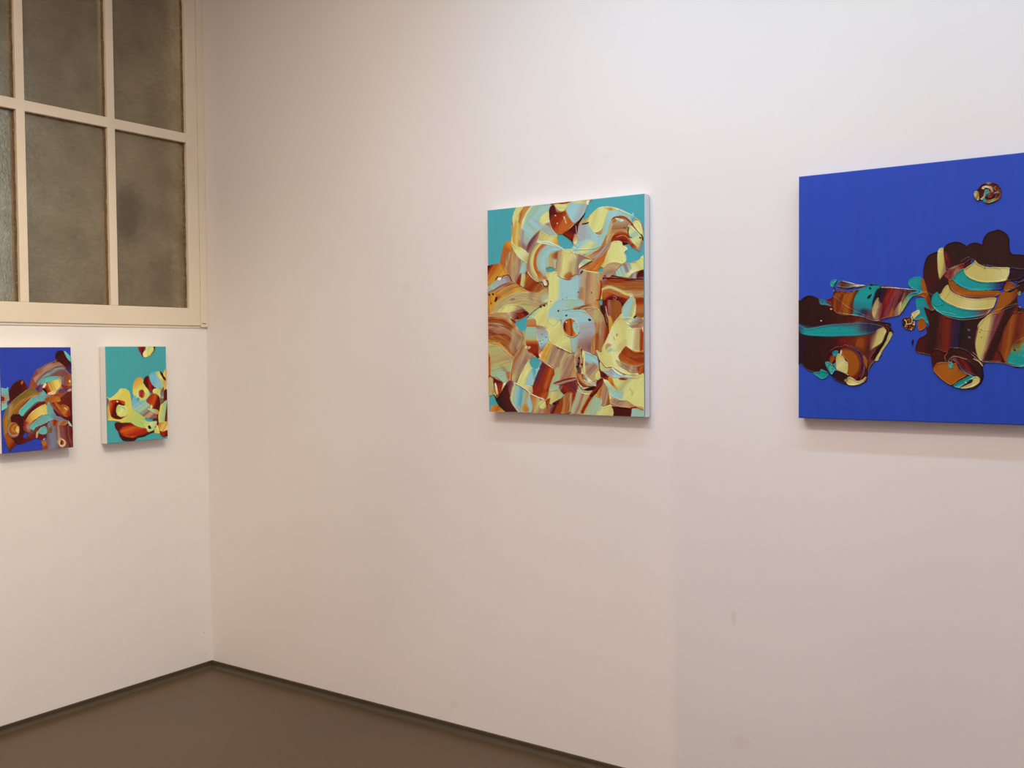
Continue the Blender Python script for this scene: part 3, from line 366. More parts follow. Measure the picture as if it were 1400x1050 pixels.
    ('0.2 241.7 6.7 242.6 8.5 249.8 6.5 261.4 4.5 268.5 -0.6 268.5', 'N 2 4', 'N g N', dict(k=0.1)),
    ('7.7 242.6 14.2 244.5 21.5 247.6 19.5 259.6 12.9 268.5 8.9 256', 'L 9.5 245.3 18.6 261.4', 'M R R', dict(k=0.15)),
    ('0.3 268.1 7.3 266.7 11.9 273.9 14.6 279.2 4.3 281.9 0.4 291.8 -4.3 291.9 -3.9 268.5', None, 'T T', dict(k=0.01, h=0)),
    ('7.4 264.1 12.9 269.4 18.5 262.3 26.1 249.9 30.8 244.6 36.2 246 37.5 254.3 32.2 268.5 34.9 277.3 44.7 290.9 31.9 291.9 21 287.1 12.8 278.3', 'L 14.7 270.3 36.9 261.4', '0 K .4 M .7 M .85 V 1 P', dict(k=0.04)),
    ('30.7 245.5 37.1 246.4 36.1 256.1 32.3 264.9 29.7 257.9', 'L 29.7 251.7 37.0 253.5', 'V P', dict(s=1.5, h=-1)),
    ('37 253.5 33.6 268.5 35.8 277.3 44.7 289.5', 'N 3 3', 'y y', dict(w=1.2, s=1, k=0.02, h=0.6)),
    ('9.4 249.8 11.8 249.8 14.4 261.4 13.4 265.8 11.1 261.4', 'L 9.4 249.8 13.9 264.9', 'W H'),
    ('22.4 249.9 27 248.1 21.4 256.1 19.5 260.5', 'L 22.4 249.0 19.5 260.5', 'W N'),
    ('2.4 288.2 4.3 282.8 11.8 279.7 21.9 287.1 22.8 291.6 1.4 291.8', 'L 3.4 282.8 20.0 289.8', 'A O A', dict(k=0.1)),
    ('-0.5 288.7 27.4 290.2 47.4 289.5 72.4 289.7', 'N 3 3', 'N N', dict(w=0.86, s=0.4, k=0.02, h=0.6)),
    ('89.4 74.2 93 66.8 106.9 64.9 110.2 72.5 105.7 84.1 97 90.3 87.5 89.6 86.7 82.7', 'L 87.6 78.4 108.4 75.7', '0 g .3 N .5 G 1 g', dict(k=0.1)),
    ('93.8 70.3 99.9 66.5 107.7 66.3 105.9 73.8 99.8 76.8 94.6 74.6', 'L 93.8 70.3 106.8 71.3', 'O R O', dict(s=2, a=0.8, h=-1)),
    ('59.7 83.2 61.2 70.2 64 61.7 69.4 55.2 73 52 79.2 50 89.7 52.7 101.8 58 109.5 63.8 97.4 65.4 92.1 67.5 89 74.2 88 82.8 84.8 89.4 85.6 95.6 83.8 102.4 89 105.3 87.2 108.6 74.9 105.2 66.1 100.3 60.9 92.9', 'R 97.2 79.2 39.2 7.8', '0 N .08 P .14 g .22 H .29 Y .33 O .43 O .47 L .55 G .68 B .8 B 1 G', dict(k=0.05)),
    ('73 51.6 79.2 49.1 89.7 52.2 101.8 58 110.3 63.9 101.7 61.5 89.6 57 80.9 54.5', 'L 73.0 52.0 106.0 61.8', 'y B', dict(s=0.6)),
    ('80.1 49.6 90.6 52.7 101.8 58.5 110.3 63.9', 'N 3 3', 'W W', dict(w=0.6, s=0.4, k=0.02, h=0.6)),
    ('73.3 92.1 78.6 94.2 82 103.1 74.9 104.4', 'L 73.3 94.7 80.3 103.0', 'O o', dict(s=1.5, h=-1)),
    ('60 92.9 66.1 100.3 74 105.6', 'N 3 3', 'W W', dict(w=0.69, s=0.4, k=0.02, h=0.6)),
    ('77.6 107.1 80.2 103.8 86.4 105.1 88.9 109.6 86.3 112.9 81 111.7', 'L 77.5 108.0 88.9 110.5', 'P W P', dict(h=1.2)),
    ('71.4 108.5 76.7 107.1 80.2 108.2 83.6 113.2 88 113 88.5 108.7 85.5 105.1', 'N 3 3', 'K K', dict(w=1.11, s=0.4, k=0.02, h=0.6)),
    ('85.7 89.5 91 87.3 97 90.3 95.3 92.8 88.3 91.9', None, 'C C', dict(s=0.5, h=0)),
    ('99.1 87 101 75.2 103.7 65.1 114 63.8 120 64.7 123.3 68.4 134.2 73.6 149.2 81.9 142.5 83.5 134 88.8 131.5 92 136.5 94.9 131.4 100.5 125.5 99.2 121.2 101.5 119.4 105.6 113.5 105.9 103.2 100.2', 'L 99.1 83.6 134.0 88.0', '0 P .08 N .15 N .3 Y .45 H .6 N .75 g .88 P 1 P', dict(k=0.06)),
    ('108.8 68.1 115.7 64.4 121.7 66.6 124.1 75.3 118.9 81.7 112.2 76', 'L 108.8 71.5 122.4 72.6', 'H Y', dict(s=4, a=0.8, h=-1)),
    ('110.1 101.6 113.6 96.7 119.6 95.4 122 101.5 118.6 105.6 113.5 105.6', 'L 111.9 96.6 120.3 105.7', 'O R', dict(s=2, k=0.2, a=0.7, h=-1)),
    ('131 92 131.1 86 138.3 79.8 149.1 82.2 142.5 84 134.9 88.9', 'L 131.5 88.6 145.8 82.1', 'y G Y'),
    ('131.5 92 136.5 89 142.4 85.6 148.3 82.7', 'N 3 3', 'K K', dict(w=1.03, s=0.4, k=0.02, h=0.6)),
    ('130.5 98.7 131.9 93.7 135.7 92.7 136.5 95.8 133 99.8', 'L 130.6 94.5 135.6 99.1', 'L P'),
    ('132.7 97.2 134.8 94.8 136.5 94.9 133.9 98.5', None, 'K K'),
    ('136.5 93.7 144.8 96.4 155.5 98.8', 'N 3 3', 'Y Y', dict(w=1.54, s=0.4, k=0.02, h=0.6)),
    ('100.7 99.2 108.3 104 115.2 106 119.4 106', 'N 3 3', 'P P', dict(w=0.69, s=0.4, k=0.02, h=0.6)),
    ('123.3 68.8 124.9 74.5 126.2 77.2', 'N 3 3', 'W W', dict(w=0.69, s=0.4, k=0.02, h=0.6)),
    ('91.6 134.4 92.1 134.7', 'N 3 3', 'P P', dict(w=1.37, s=0.4, k=0.02, h=0.6)),
    ('108.1 131.8 108.5 132.1', 'N 3 3', 'P P', dict(w=1.37, s=0.4, k=0.02, h=0.6)),
    ('113.3 130.4 113.7 130.7', 'N 3 3', 'P P', dict(w=1.37, s=0.4, k=0.02, h=0.6)),
    ('102.1 147.8 102.5 148.1', 'N 3 3', 'K K', dict(w=1.35, s=0.4, k=0.02, h=0.6)),
    ('146.8 124.8 147.2 125.1', 'N 3 3', 'K K', dict(w=1.35, s=0.4, k=0.02, h=0.6)),
    ('113.6 154.1 114 154.4', 'N 3 3', 'K K', dict(w=1.35, s=0.4, k=0.02, h=0.6)),
    ('129.3 123.4 129.7 123.6', 'N 3 3', 'K K', dict(w=1.35, s=0.4, k=0.02, h=0.6)),
]
BLUE_PIGMENT = dict(U=(36,66,168), M=(46,11,20), m=(66,14,22), r=(98,32,20), R=(130,30,30), O=(150,78,14), o=(164,88,24), C=(26,140,138), c=(30,120,130), Y=(192,172,98), y=(206,190,130), P=(120,56,62), V=(42,24,58), N=(150,116,84), g=(120,150,80), W=(214,190,170), K=(22,10,16), S=(80,90,100), G=(100,150,140), B=(36,48,110))  # W also draws thin highlight lines into the paint colour
BLUE_STROKES = [
    ('-1.7 186.1 2.3 179 9.1 173.8 15.4 171.8 23.6 173.4 31.3 176.8 33.2 178.2 42.7 178.9 50.3 177 55.9 175.4 78.3 192 115 208.6 131.2 213.3 138.3 215.2 138.3 226.5 133 241.1 124 254.1 125.8 260.2 117.7 266.3 109.5 276.8 105.8 283.8 104.9 293.5 99.4 298 78.1 300.8 59.4 292.9 44.2 284 25 284.1 13.4 280.5 3.7 271.4 -2.1 265', 'L 0.1 226.0 133.0 232.4', '0 M .25 M .5 m .7 r .85 r 1 M', dict(k=0.08)),
    ('0.6 214.2 11.8 219.9 25.3 218.8 42.6 215.9 59.6 214.5 78.3 214 92.2 213.4 115 215.6 127.6 219.3 131.2 223.7 120.4 227 104.1 230.3 87.5 232.2 59.5 232.7 31 231.9 11.7 229.8 3 226', 'L 59.6 213.6 59.5 232.3', '0 V .15 c .35 C .8 C 1 c', dict(s=2, k=0.05)),
    ('0.6 213.3 24.4 217.8 42.6 215.9 69 213.4 94.9 213 124 217.5 131.2 222.9 110.4 228.6 87.5 227.4 87.5 221.2 59.6 218.1 31.1 220.2 11.8 221.7', 'L 31.4 137.1 127.6 146.7', 'c c S S V', dict(s=4, k=0.1, a=0.55, h=-1)),
    ('87.5 213.3 105.9 210.2 124 214.9 138.3 219.5 133 228.1 115 228.7 96.7 225.8', 'L 87.5 214.2 133.0 221.2', 'S V m', dict(s=5, k=0.15, a=0.8, h=-1)),
    ('3.1 215.2 7.9 218 9.8 224.3 5.9 227.9 1.1 222.4', 'L 1.1 217.0 9.8 222.5', 'B c', dict(s=2, a=0.8, h=-1)),
    ('1 230.8 7.8 231.9 8.7 247.3 4.7 265.4 0.3 267.2', None, 'V V', dict(s=4, a=0.7, h=-1)),
    ('59.5 234.4 87.5 233 110.4 235 117.7 239.5 115 250.8 108.6 259.5 104 263.9 98.5 253.3 87.5 247.1 70.8 242.5 59.5 241.5', 'L 59.5 234.4 115.0 250.8', 'm R r O r V', dict(s=4, k=0.1, a=0.8, h=-1)),
    ('109.5 256.9 116.8 248.2 123.1 243 131.2 226.6 138.3 222.4 140.1 227.6 133 239.7 124 257 115 267.5 105.8 274.5 104 265.7', 'L 105.9 256.9 124.0 261.4', 'V P m K', dict(s=1.5, k=0.15, a=0.8, h=-1)),
    ('119.2 224.4 125.5 221 130.9 219.8 133.1 224.6 130 232.4 126.4 241 121 245.3 114.7 248.8 111 250.5 113.8 239.2 116.5 231.3', 'L 112.9 227.8 130.0 233.3', 'N Y Y y', dict(s=1.5, k=0.06)),
    ('110.1 234.7 116.5 227.8 120.1 224.4 117.4 234.8 113.8 245.3 109.2 252.2', 'L 110.1 232.1 117.4 234.8', 'P N', dict(s=2.5, a=0.9, h=-1)),
    ('128.7 219.4 131.8 216.8 136.3 218.6 141.6 224.8 142.5 228.3 138.9 228.2 137.2 223.8 134.5 232.5 130 241.1 124.6 248.9 119.2 257.6 113.7 264.5 110.1 262.8 116.5 254 124.6 243.6 130.9 233.3 133.6 226.4', 'L 128.2 228.0 140.7 232.6', 'M K m', dict(k=0.1, h=1.2)),
    ('134.5 232.5 136.3 228.2 139.8 226.9 141.6 230 138.9 236 133.6 244.6 127.3 253.2 123.3 261.1 121 266.3 116.5 267.6 116.5 264.5 121 256.7 127.3 247.2 131.8 239.4', 'L 130.0 245.4 135.4 249.0', 'Y y Y', dict(k=0.06, h=1.2)),
    ('132.7 219.4 135.4 222.1 135.8 227.3', 'N 3 3', 'R R', dict(w=1.37, s=0.4, k=0.02, h=0.6)),
    ('22.1 284.4 32.8 282.6 34.7 279 44.2 282.5 48 287 42.3 292.4 36.5 293.8 30.8 290.7', 'L 22.2 283.5 46.1 292.4', 'C C c', dict(k=0.05)),
    ('42.4 274.5 44.3 263.7 48.1 255.7 51.9 249.4 59.5 246.8 67 246 72.6 243.4 82.9 247 93 252.4 101.3 262.1 105.8 269.2 105.8 278 104 288.5 100.3 294.7 94.8 299.2 85.6 302.1 76.2 301.1 65 297.7 53.7 291.5 47.1 284.3 43.3 278.9', 'L 44.3 256.5 104.0 292.1', '0 m .3 M .6 V 1 m', dict(k=0.08, h=1.6)),
    ('67 246.9 72.6 244.7 81 248.8 87.5 252.4 93 261.2 96.7 270.9 95.7 281.5 91.1 291.3 87.4 294.8 76.3 289.6 75.4 282.5 77.2 270.9 74.5 266.5 67 258.4 65.1 256.7', 'R 73.5 270.9 9.1 27.2', '0 O .5 O .75 r 1 R', dict(k=0.06, h=1.6)),
    ('81.9 247 90.3 251.5 98.5 259.5 102.2 270.9 100.3 285 96.7 292.1 93 288.6 97.6 274.5 93 262.1 85.6 252.4', 'R 74.4 270.9 18.0 28.8', 'r P V P m', dict(s=0.8, k=0.15, h=1.6)),
    ('99.4 259.5 104.9 265.7 105.8 270.9 104 278 101.3 270.9', 'L 99.4 259.5 105.8 274.5', 'o O', dict(s=1, h=1.4)),
    ('58.5 262.9 61.4 256.6 68.9 260.2 73.5 267.4 76.8 270 76.3 281.6 74.4 285.1 66.9 282.5 59.4 278.9 58.5 270.9', 'L 58.5 261.1 76.3 283.3', 'Y y Y', dict(k=0.05, h=1.8)),
    ('64.2 255.8 66.1 251.3 67.5 252.2 67 256.7 65.1 258.4', None, 'W W', dict(s=0.5)),
    ('51.9 253.9 59.5 252.2 61.8 254 59.5 259.3 55.7 260.2 52.9 257.5', 'L 51.9 253.9 59.5 259.3', 'B C c', dict(k=0.1)),
    ('49.1 261.9 51.9 259.3 58.5 261.5 55.7 266.4 50.9 270.9 49 267.3', 'L 49.1 261.0 58.5 265.5', 'r O R', dict(k=0.2)),
    ('41.4 269.5 47.1 268.2 53.8 271.8 58.5 269.1 58.5 276.2 59.4 279.8 55.6 283.4 54.7 287.4 49.9 285.2 46.1 279.8', 'N 2 2', 'C G C', dict(k=0.2, h=1.8)),
    ('53.8 273.6 59.4 279.8 63.2 282.5', 'N 3 3', 'K K', dict(w=1.03, s=0.4, k=0.02, h=0.6)),
    ('50 271.8 46.2 278 49.9 284.3', 'N 3 3', 'c c', dict(w=1.37, s=0.4, k=0.02, h=0.6)),
    ('57.5 280.7 65.1 281.6 78.1 286.9 77.2 291.3 74.4 296.7 74.4 300.3 63.1 296.8 53.7 291.5 51.8 288.8', 'L 59.4 281.6 73.4 299.4', 'V M M', dict(k=0.06, h=1.5)),
    ('75.3 292.2 78.1 289.6 83.7 291.3 89.3 294.8 94.8 294.8 100.3 291.2 103.1 289 103.5 292.1 99.4 297.4 93 301 85.6 302.1 78.1 301.6 74.4 298.5', 'L 75.3 292.2 96.6 300.9', 'Y y Y', dict(h=1.7)),
    ('70.7 294 75.3 292.2 76.3 295.8 72.5 296.7', None, 'N N', dict(s=0.6)),
    ('58.9 279.4 66.9 281.6 77.2 286.9', 'N 3 3', 'y y', dict(w=1.03, s=0.4, k=0.02, h=0.6)),
    ('49.1 253.9 53.8 250.3 59.5 247.7 68 246.9 72.6 244.5 83.8 248.4 92.1 253.3', 'N 3 3', 'P P', dict(w=1.2, s=0.4, k=0.02, h=1.8)),
    ('42.4 275.4 46.1 283.4 53.7 289.7 65 295.9 76.2 300.7', 'N 3 3', 'K K', dict(w=1.03, s=0.4, k=0.02, h=0.6)),
    ('94.8 293.9 99.4 285 101.3 276.2', 'N 3 3', 'N N', dict(w=0.69, s=0.4, k=0.02, h=0.6)),
    ('105.8 283.3 108.6 274.5 115 266.6', 'N 3 3', 'g g', dict(w=0.69, s=0.4, k=0.02, h=0.6)),
    ('32.2 178.2 38.9 178.8 46.5 182.2 52.1 185.9 50.2 189.4 42.7 187.4 35.1 186.3 32.2 182.6', 'L 32.2 179.9 50.3 187.6', 'S c P', dict(k=0.15)),
    ('43.6 181.2 48.4 176.9 52.2 178.8 52.1 185 47.4 184', None, 'R m'),
    ('54.1 170 56 164.7 59.7 167.5 65.4 166.9 78.4 169.1 87.6 166.8 101.4 162.9 103.2 161.3 109.6 159.3 118.6 160.5 127.6 162.2 138.3 164.5 150.7 167.4 159.5 170.3 172.6 172.4 177.8 171.3 176.9 175.1 172.6 175.8 167.4 180.8 159.5 194.2 152.5 203.5 143.7 206.3 133 208.2 124 210.6 118.6 212.2 111.3 210.3 101.3 206.6 91.2 204.2 74.6 202 65.3 200.4 59.6 200.3 54 195.7 51.2 191.2 52.2 182.3', 'L 54.0 182.4 168.3 203.0', '0 r .05 r .13 O .22 r .28 C .31 C .44 C .46 V .54 K .58 V .66 P .76 m .84 P .93 R 1 G', dict(k=0.1, h=1.5)),
    ('54.1 175.3 59.7 170.2 69.1 172.3 83.9 170.2 87.6 176.4 83.9 183.3 81.1 200.8 63.4 201.3 55 193.1', 'L 54.0 182.4 83.0 188.6', '0 r .2 O .35 r .5 O .8 O 1 r', dict(s=1, k=0.25, h=-1)),
    ('87.6 174.7 95 167.9 102.3 163.8 111.4 162 124 162.9 117.7 173.9 113.2 180.7 111.4 189.4 109.5 201.5 101.3 197 93.1 195.9 86.6 197.5 83.9 188.6', 'L 105.9 163.1 96.8 203.0', '0 C .5 C .7 c .85 S 1 V', dict(s=1, k=0.06, h=-1)),
    ('87.6 195.7 101.3 194.3 115 198.2 113.2 206.9 101.3 204.8 85.7 201.8', 'L 87.6 195.7 105.9 206.7', 'c V P', dict(s=2.5, a=0.8, h=-1)),
    ('108.2 165.4 109.1 166', 'N 3 3', 'K K', dict(w=2.91, s=0.4, k=0.02, h=0.6)),
    ('105 177 110.5 173.3 110.5 176.3 107.3 179.7 105 179.6', None, 'K K'),
    ('112.3 189.4 115.9 182.6 119.5 175.7 122.2 179.3 124 189.8 125.8 207.1 118.6 208.7 112.3 201.6', 'L 110.5 184.1 125.8 189.8', 'V N y N P', dict(s=1.2, k=0.35, h=-1)),
    ('124.6 167.3 131.8 165.4 147.8 167.3 165.3 171.3 167.1 173.9 160.1 182.2 153.1 190.6 151.3 202.6 138.9 205.7 125.5 208.9 119.2 207 121 194.9 126.4 186.4 121 182.7', 'L 119.2 175.7 160.1 190.8', 'V m R P m N', dict(s=2, k=0.2, h=-1)),
    ('119.2 167.1 130 164.9 128.2 174.3 121 182.7 114.7 193 112 189.4 114.7 175.6', 'L 113.8 175.6 128.2 177.8', 'V K V', dict(s=1.5, k=0.2, h=-1)),
    ('112 194.6 117.4 181.7 121 179.3 120.1 189.6 124.6 186.3 126.4 189.8 124.6 201.9 121 209.6 113.8 206.9', 'L 112.0 192.9 126.4 196.8', 'N y N P', dict(s=1.2, k=0.35, h=-1)),
    ('135.4 205.6 137.1 200.5 140.7 193.7 142.5 197.2 142.5 204.1', 'L 135.4 202.2 142.5 202.4', 'O o', dict(s=1, k=0.2, h=-1)),
    ('140.7 204 146 193.8 153.1 185.5 154 194.1 152.2 202.6 147.8 204.2', 'L 140.7 197.1 153.1 197.5', 'P N y', dict(s=1.5, k=0.2, a=0.8, h=-1)),
    ('151.8 202.6 153.1 194 156.6 185.6 161.9 178 168.8 174 178.4 173.1 187.9 173 187.9 175.5 178.4 176.9 168.8 180.8 161.9 189.1 156.6 197.6', 'L 153.1 200.9 182.7 174.5', 'N g G c G', dict(k=0.08, h=1.4)),
    ('153.1 197.5 156.6 187.3 160.1 181.4 161.9 184 157.5 193.3 154.9 198.4', 'L 153.1 197.5 161.9 181.4', 'Y g', dict(s=1, h=-1)),
    ('58.8 158.7 63.5 153.5 67.3 153.3 75.6 154.9 85.8 158 87.6 161.1 83.9 163.1 74.7 164.6 66.3 163.4 59.7 161.8', 'L 59.8 156.0 87.6 162.4', 'S r S N', dict(k=0.2, h=1.6)),
    ('67.7 153.3 78.4 156.3 93.1 160.4 101.4 161.2', 'N 3 3', 'W W', dict(w=0.77, s=0.4, k=0.02, h=0.6)),
    ('85.3 160.6 93.1 159.6 102.3 161.2 93.1 162.8 85.8 162.5', None, 'y W'),
    ('58.8 163.1 67.2 166.5 78.4 167.3 91.3 166.5 101.4 162.9', 'N 3 3', 'O O', dict(w=1.03, s=0.4, k=0.02, h=0.6)),
    ('57.9 161.3 67.2 164.3 83.9 163.6 102.3 162.1', 'N 3 3', 'S S', dict(w=1.03, s=0.4, k=0.02, h=0.6)),
    ('71 165.3 87.6 164.6 102.3 162.5 109.6 159.8', 'N 3 3', 'K K', dict(w=1.03, s=0.4, k=0.02, h=0.6)),
    ('48.5 154.7 52.3 151.3 57 150.6 59.8 152.5 56 157.7 54.1 162 50.3 161', 'N 2 2', 'C G C', dict(k=0.2, h=1.6)),
    ('59.8 158.7 61.6 154.4 64.5 153.1', 'N 3 3', 'c c', dict(w=1.37, s=0.4, k=0.02, h=0.6)),
    ('56 162.1 55 167.4 54.1 173.5', 'N 3 3', 'K K', dict(w=1.37, s=0.4, k=0.02, h=0.6)),
    ('54.1 166.9 54.6 167.2', 'N 3 3', 'W W', dict(w=1.54, s=0.4, k=0.02, h=0.6)),
    ('50.2 193 51 193.4', 'N 3 3', 'W W', dict(w=2.23, s=0.4, k=0.02, h=2)),
    ('35 209.1 35.7 209.5', 'N 3 3', 'W W', dict(w=2.06, s=0.4, k=0.02, h=2)),
    ('65.3 200 83.9 202.2 101.3 205.7 112.3 210.3 122.2 210.5', 'N 3 3', 'W W', dict(w=0.43, s=0.4, k=0.02, h=0.6)),
    ('102.9 207.1 112.9 210.3 123.7 211 134.5 207.8 151.3 203.9', 'N 3 3', 'W W', dict(w=0.43, s=0.4, k=0.02, h=0.6)),
    ('125.5 164.7 143.3 166.2 158.3 168.1 173.2 170.6', 'N 3 3', 'y y', dict(w=1.2, s=0.4, k=0.02, h=0.6)),
    ('160.1 169.8 170.6 171.1 175.8 171.3', 'N 3 3', 'K K', dict(w=1.54, s=0.4, k=0.02, h=0.6)),
    ('102.9 162.1 110.2 159.3 123.7 161.6 130 164.9', 'N 3 3', 'S S', dict(w=0.86, s=0.4, k=0.02, h=0.6)),
    ('63.3 221.7 64 222.1', 'N 3 3', 'c c', dict(w=2.06, s=0.4, k=0.02, h=0.6)),
    ('37.8 225.3 38.5 225.7', 'N 3 3', 'c c', dict(w=2.06, s=0.4, k=0.02, h=0.6)),
    ('76.9 225.9 77.5 226.3', 'N 3 3', 'c c', dict(w=2.06, s=0.4, k=0.02, h=0.6)),
    ('164.5 165.3 162.3 161.8 164.4 155.9 170.5 152.8 177.5 152.2 181.8 155 182.7 165.2 183.6 173.2 174 171.6 170.6 169.8 167.1 168', 'L 164.4 155.9 182.7 169.4', 'C C c', dict(k=0.05)),
    ('180.9 160.8 183.1 153.3 185.2 152.6 187.9 173.8 185.3 177.1 182.7 171.1', 'L 180.9 160.8 186.1 161.1', 'o O', dict(k=0.1)),
    ('171.5 180.9 178.4 176 187 173.8 192.2 175.7 198.2 180.1 199.1 191.9 200.8 197 194.8 202 189.6 191.7 184.4 181.3 178.4 179.4', 'L 174.1 177.6 198.2 195.3', 'O o r O', dict(k=0.15)),
    ('173.2 183.5 180.1 182 186.2 183.1 189.6 190 193.9 198.6 193.1 208.7 192.3 217.2 188 215.4 182.8 209.3 176.7 211.7 171.5 211.6 168.9 206.4 174.1 198', 'L 174.1 184.4 191.4 213.8', 'C c C', dict(k=0.06)),
    ('167.1 203 173.2 198.9 178.4 198.1 179.3 202.4 175 206.6 171.5 209.9 169.3 207.3', 'L 167.1 203.0 178.4 201.5', 'Y y'),
    ('175.9 214.3 179.3 210.1 184.5 209.4 188 216.2 188.9 220.5 184.6 224.7 179.4 226.7 176.3 222.8', 'L 102.9 140.4 103.0 140.4', 'O O', dict(k=0.05, h=1.3)),
    ('154.4 213.8 155.8 208.7 161 206.7 167.2 207.2 171.5 211.6 173.7 216.8 171.5 222.7 167.2 225.7 161.1 224.3 155.8 219.9', 'N 1.5 1.5', 'K r K O', dict(k=0.3, h=1.6)),
    ('159.3 219.9 161 214 158.4 210.5', 'N 3 3', 'y y', dict(w=1.2, s=0.4, k=0.02, h=0.6)),
    ('161.9 216.6 167.2 215.8 168.9 210.7 167.2 206.4', 'N 3 3', 'Y Y', dict(w=1.54, s=0.4, k=0.02, h=0.6)),
    ('171.5 213.3 172.4 217.6 169.8 216.7', 'N 3 3', 'y y', dict(w=1.37, s=0.4, k=0.02, h=0.6)),
    ('164.6 219.2 167.2 221.8 168.9 220.1', 'N 3 3', 'R R', dict(w=1.37, s=0.4, k=0.02, h=0.6)),
    ('161 218.3 161.7 218.7', 'N 3 3', 'O O', dict(w=2.23, s=0.4, k=0.02, h=0.6)),
    ('168.9 221.8 169.7 222.4', 'N 3 3', 'o o', dict(w=2.57, s=0.4, k=0.02, h=0.6)),
    ('163.7 210.6 164.4 211.1', 'N 3 3', 'S S', dict(w=2.57, s=0.4, k=0.02, h=0.6)),
    ('167.4 223.9 167.9 224.3', 'N 3 3', 'W W', dict(w=1.71, s=0.4, k=0.02, h=0.6)),
    ('185.3 194.9 195.7 198.6 200.8 198.7 225.3 204.4 233.7 209.6 266.6 205.4 319.2 195.4 319.8 263.6 319.9 273.4 307.3 276.6 299.3 273.4 283.3 270 265.4 271.7 265.5 288.3 260.7 298.3 250.8 305.1 234.2 302.8 219 295.3 202.8 284.4 201 271.6 200.2 263.1 195.9 260.5 182.9 257.9 176 256.2 172.9 251.9 175.1 241.6 178.5 235.7 185.4 232.3 188.9 229 188 222.2 192.3 217.2', 'L 186.3 229.0 266.8 235.2', '0 m .12 M .22 M .3 r .38 r .48 V .56 V .6 K .63 M 1 M', dict(k=0.06)),
    ('212.7 207.5 220.3 207.6 222.1 237.9 217.1 257.3 210.4 254.7 212.8 237.8', 'L 211.1 220.9 222.0 221.1', 'r R r', dict(s=4, a=0.6, h=-1)),
    ('176 254.5 182.9 258.3 195.9 260.1 201 264', 'N 3 3', 'P P', dict(w=0.86, s=0.4, k=0.02, h=0.6)),
    ('167.7 241.5 169 238.1 171.1 238.6 170.3 245 169 246.7', None, 'K m'),
    ('285 180.3 290.1 177.5 297.4 174 302.5 171.9 308.3 166.9 317 163.5 317.2 185.1 310.7 191.6 307.9 203.5 301.3 206.4 294.1 216.8 289.7 228.8 277.9 228.6 264.4 227.6 256.8 223.6 259.8 216 265.8 210.8 276.2 201.2 280.6 193.8', 'L 264.3 212.3 300.0 224.4', '0 Y .1 N .25 O .45 r .55 M .8 M 1 m', dict(k=0.1)),
    ('285 180.3 289.4 176.7 297.4 175.5 306.9 174.3 308.4 181.8 299.8 191.3 291 197.8 283.7 205.9 277.7 211.1 271.8 213.2 268.8 208.6 277.7 199.7 280.6 190.7', 'L 279.1 186.1 304.9 191.5', 'o O O r', dict(s=1, k=0.12, h=-1)),
    ('287.8 160.8 297.3 163.5 306.2 170.5 301.1 173.3 297.4 177 293 177.6 289.3 174.4 287.1 169.1', 'L 287.8 162.3 304.7 175.0', 'r O r', dict(k=0.15)),
    ('296 176.9 298.9 174 303.3 172.7 304 174.9 300.4 177.1 297.5 178.1', None, 'K K'),
    ('297.4 175.5 304.7 172 309.1 169.9', 'N 3 3', 'N N', dict(w=0.71, s=0.4, k=0.02, h=0.6)),
    ('307.7 181.1 312 179.7 317.1 177.7 317.3 196.3 310.7 197.6 308.2 194.6', None, 'U U', dict(h=0)),
    ('307.7 179.6 311.3 177.5 311.7 182.7 308.4 183.3', None, 'g g', dict(s=1)),
    ('299.9 209.4 307.2 203.5 310.8 204.4 318 202.3 318.4 239.7 317.9 272.8 309.2 272.8 294.5 271.2 291.5 266.7 287 257.5 282.5 250.7 285.4 237.8 292.6 221.3', 'L 286.9 239.3 318.4 244.2', '0 r .3 O .6 r 1 O', dict(k=0.1)),
    ('309.3 196.8 311.1 197.6', 'N 3 3', 'W W', dict(w=1.03, s=0.4, k=0.02, h=0.6)),
    ('308.6 200.6 317.3 201.5', 'N 3 3', 'M M', dict(w=3.95, s=0.4, k=0.02, h=0.6)),
    ('288.8 201.5 299.8 197.3 307.8 193 308.6 202.1 299.9 209.4 292.6 221.3 286.9 237.8 283.2 251.4 287.8 262.1 287.8 268.9 278.1 268.9 264.6 268.1 266.1 258.9 272 246.8 276.3 224 282.2 210.4', 'L 275.7 239.2 287.6 243.9', '0 P .1 m .3 M .7 M 1 r', dict(s=1, k=0.1)),
    ('264.3 212.3 271.7 206.4 279.2 204.3 283.7 205.9 279.3 216.4 276.4 227.8 274.2 239.2 270.5 250.6 266.1 258.2 263.9 266.6 260.1 266.6 256.3 258.1 253.9 246.6 253.8 235.1 256.8 223.6', 'L 253.9 238.9 278.0 243.8', '0 P .12 Y .5 Y .65 N .8 P 1 m', dict(s=1, k=0.1)),
    ('294.5 267.6 298.8 257 301.7 248 308.9 240.5 318.4 239.1 318.7 273.7 308.5 274.4 300.4 272.1', 'L 303.8 244.2 308.4 264.6', 'O g C C', dict(s=1.5, k=0.12)),
    ('301 250.2 304.5 237.4 310.3 236.8 311.9 248.1 310.5 259.3 307.6 255.6 304.7 258.6 302.5 255.5', 'L 305.2 237.5 309.1 259.3', 'r g', dict(s=1.5, k=0.2, a=0.75, h=-1)),
    ('314.8 244.3 318.4 240.6 318.6 263.1 314.9 261.6 312.7 254.1', None, 'C G', dict(s=2, h=-1)),
    ('304.3 252.9 304.9 253.3', 'N 3 3', 'K K', dict(w=2.21, s=0.4, k=0.02, h=0.6)),
    ('263.9 268.3 274.4 269.1 285.6 269.7 296 271.8 308.5 274.4 316.5 272.5', 'N 3 3', 'W W', dict(w=0.47, s=0.4, k=0.02, h=1.3)),
    ('254.6 234.5 254.9 234.7', 'N 3 3', 'r r', dict(w=1.11, s=0.4, k=0.02, h=0.6)),
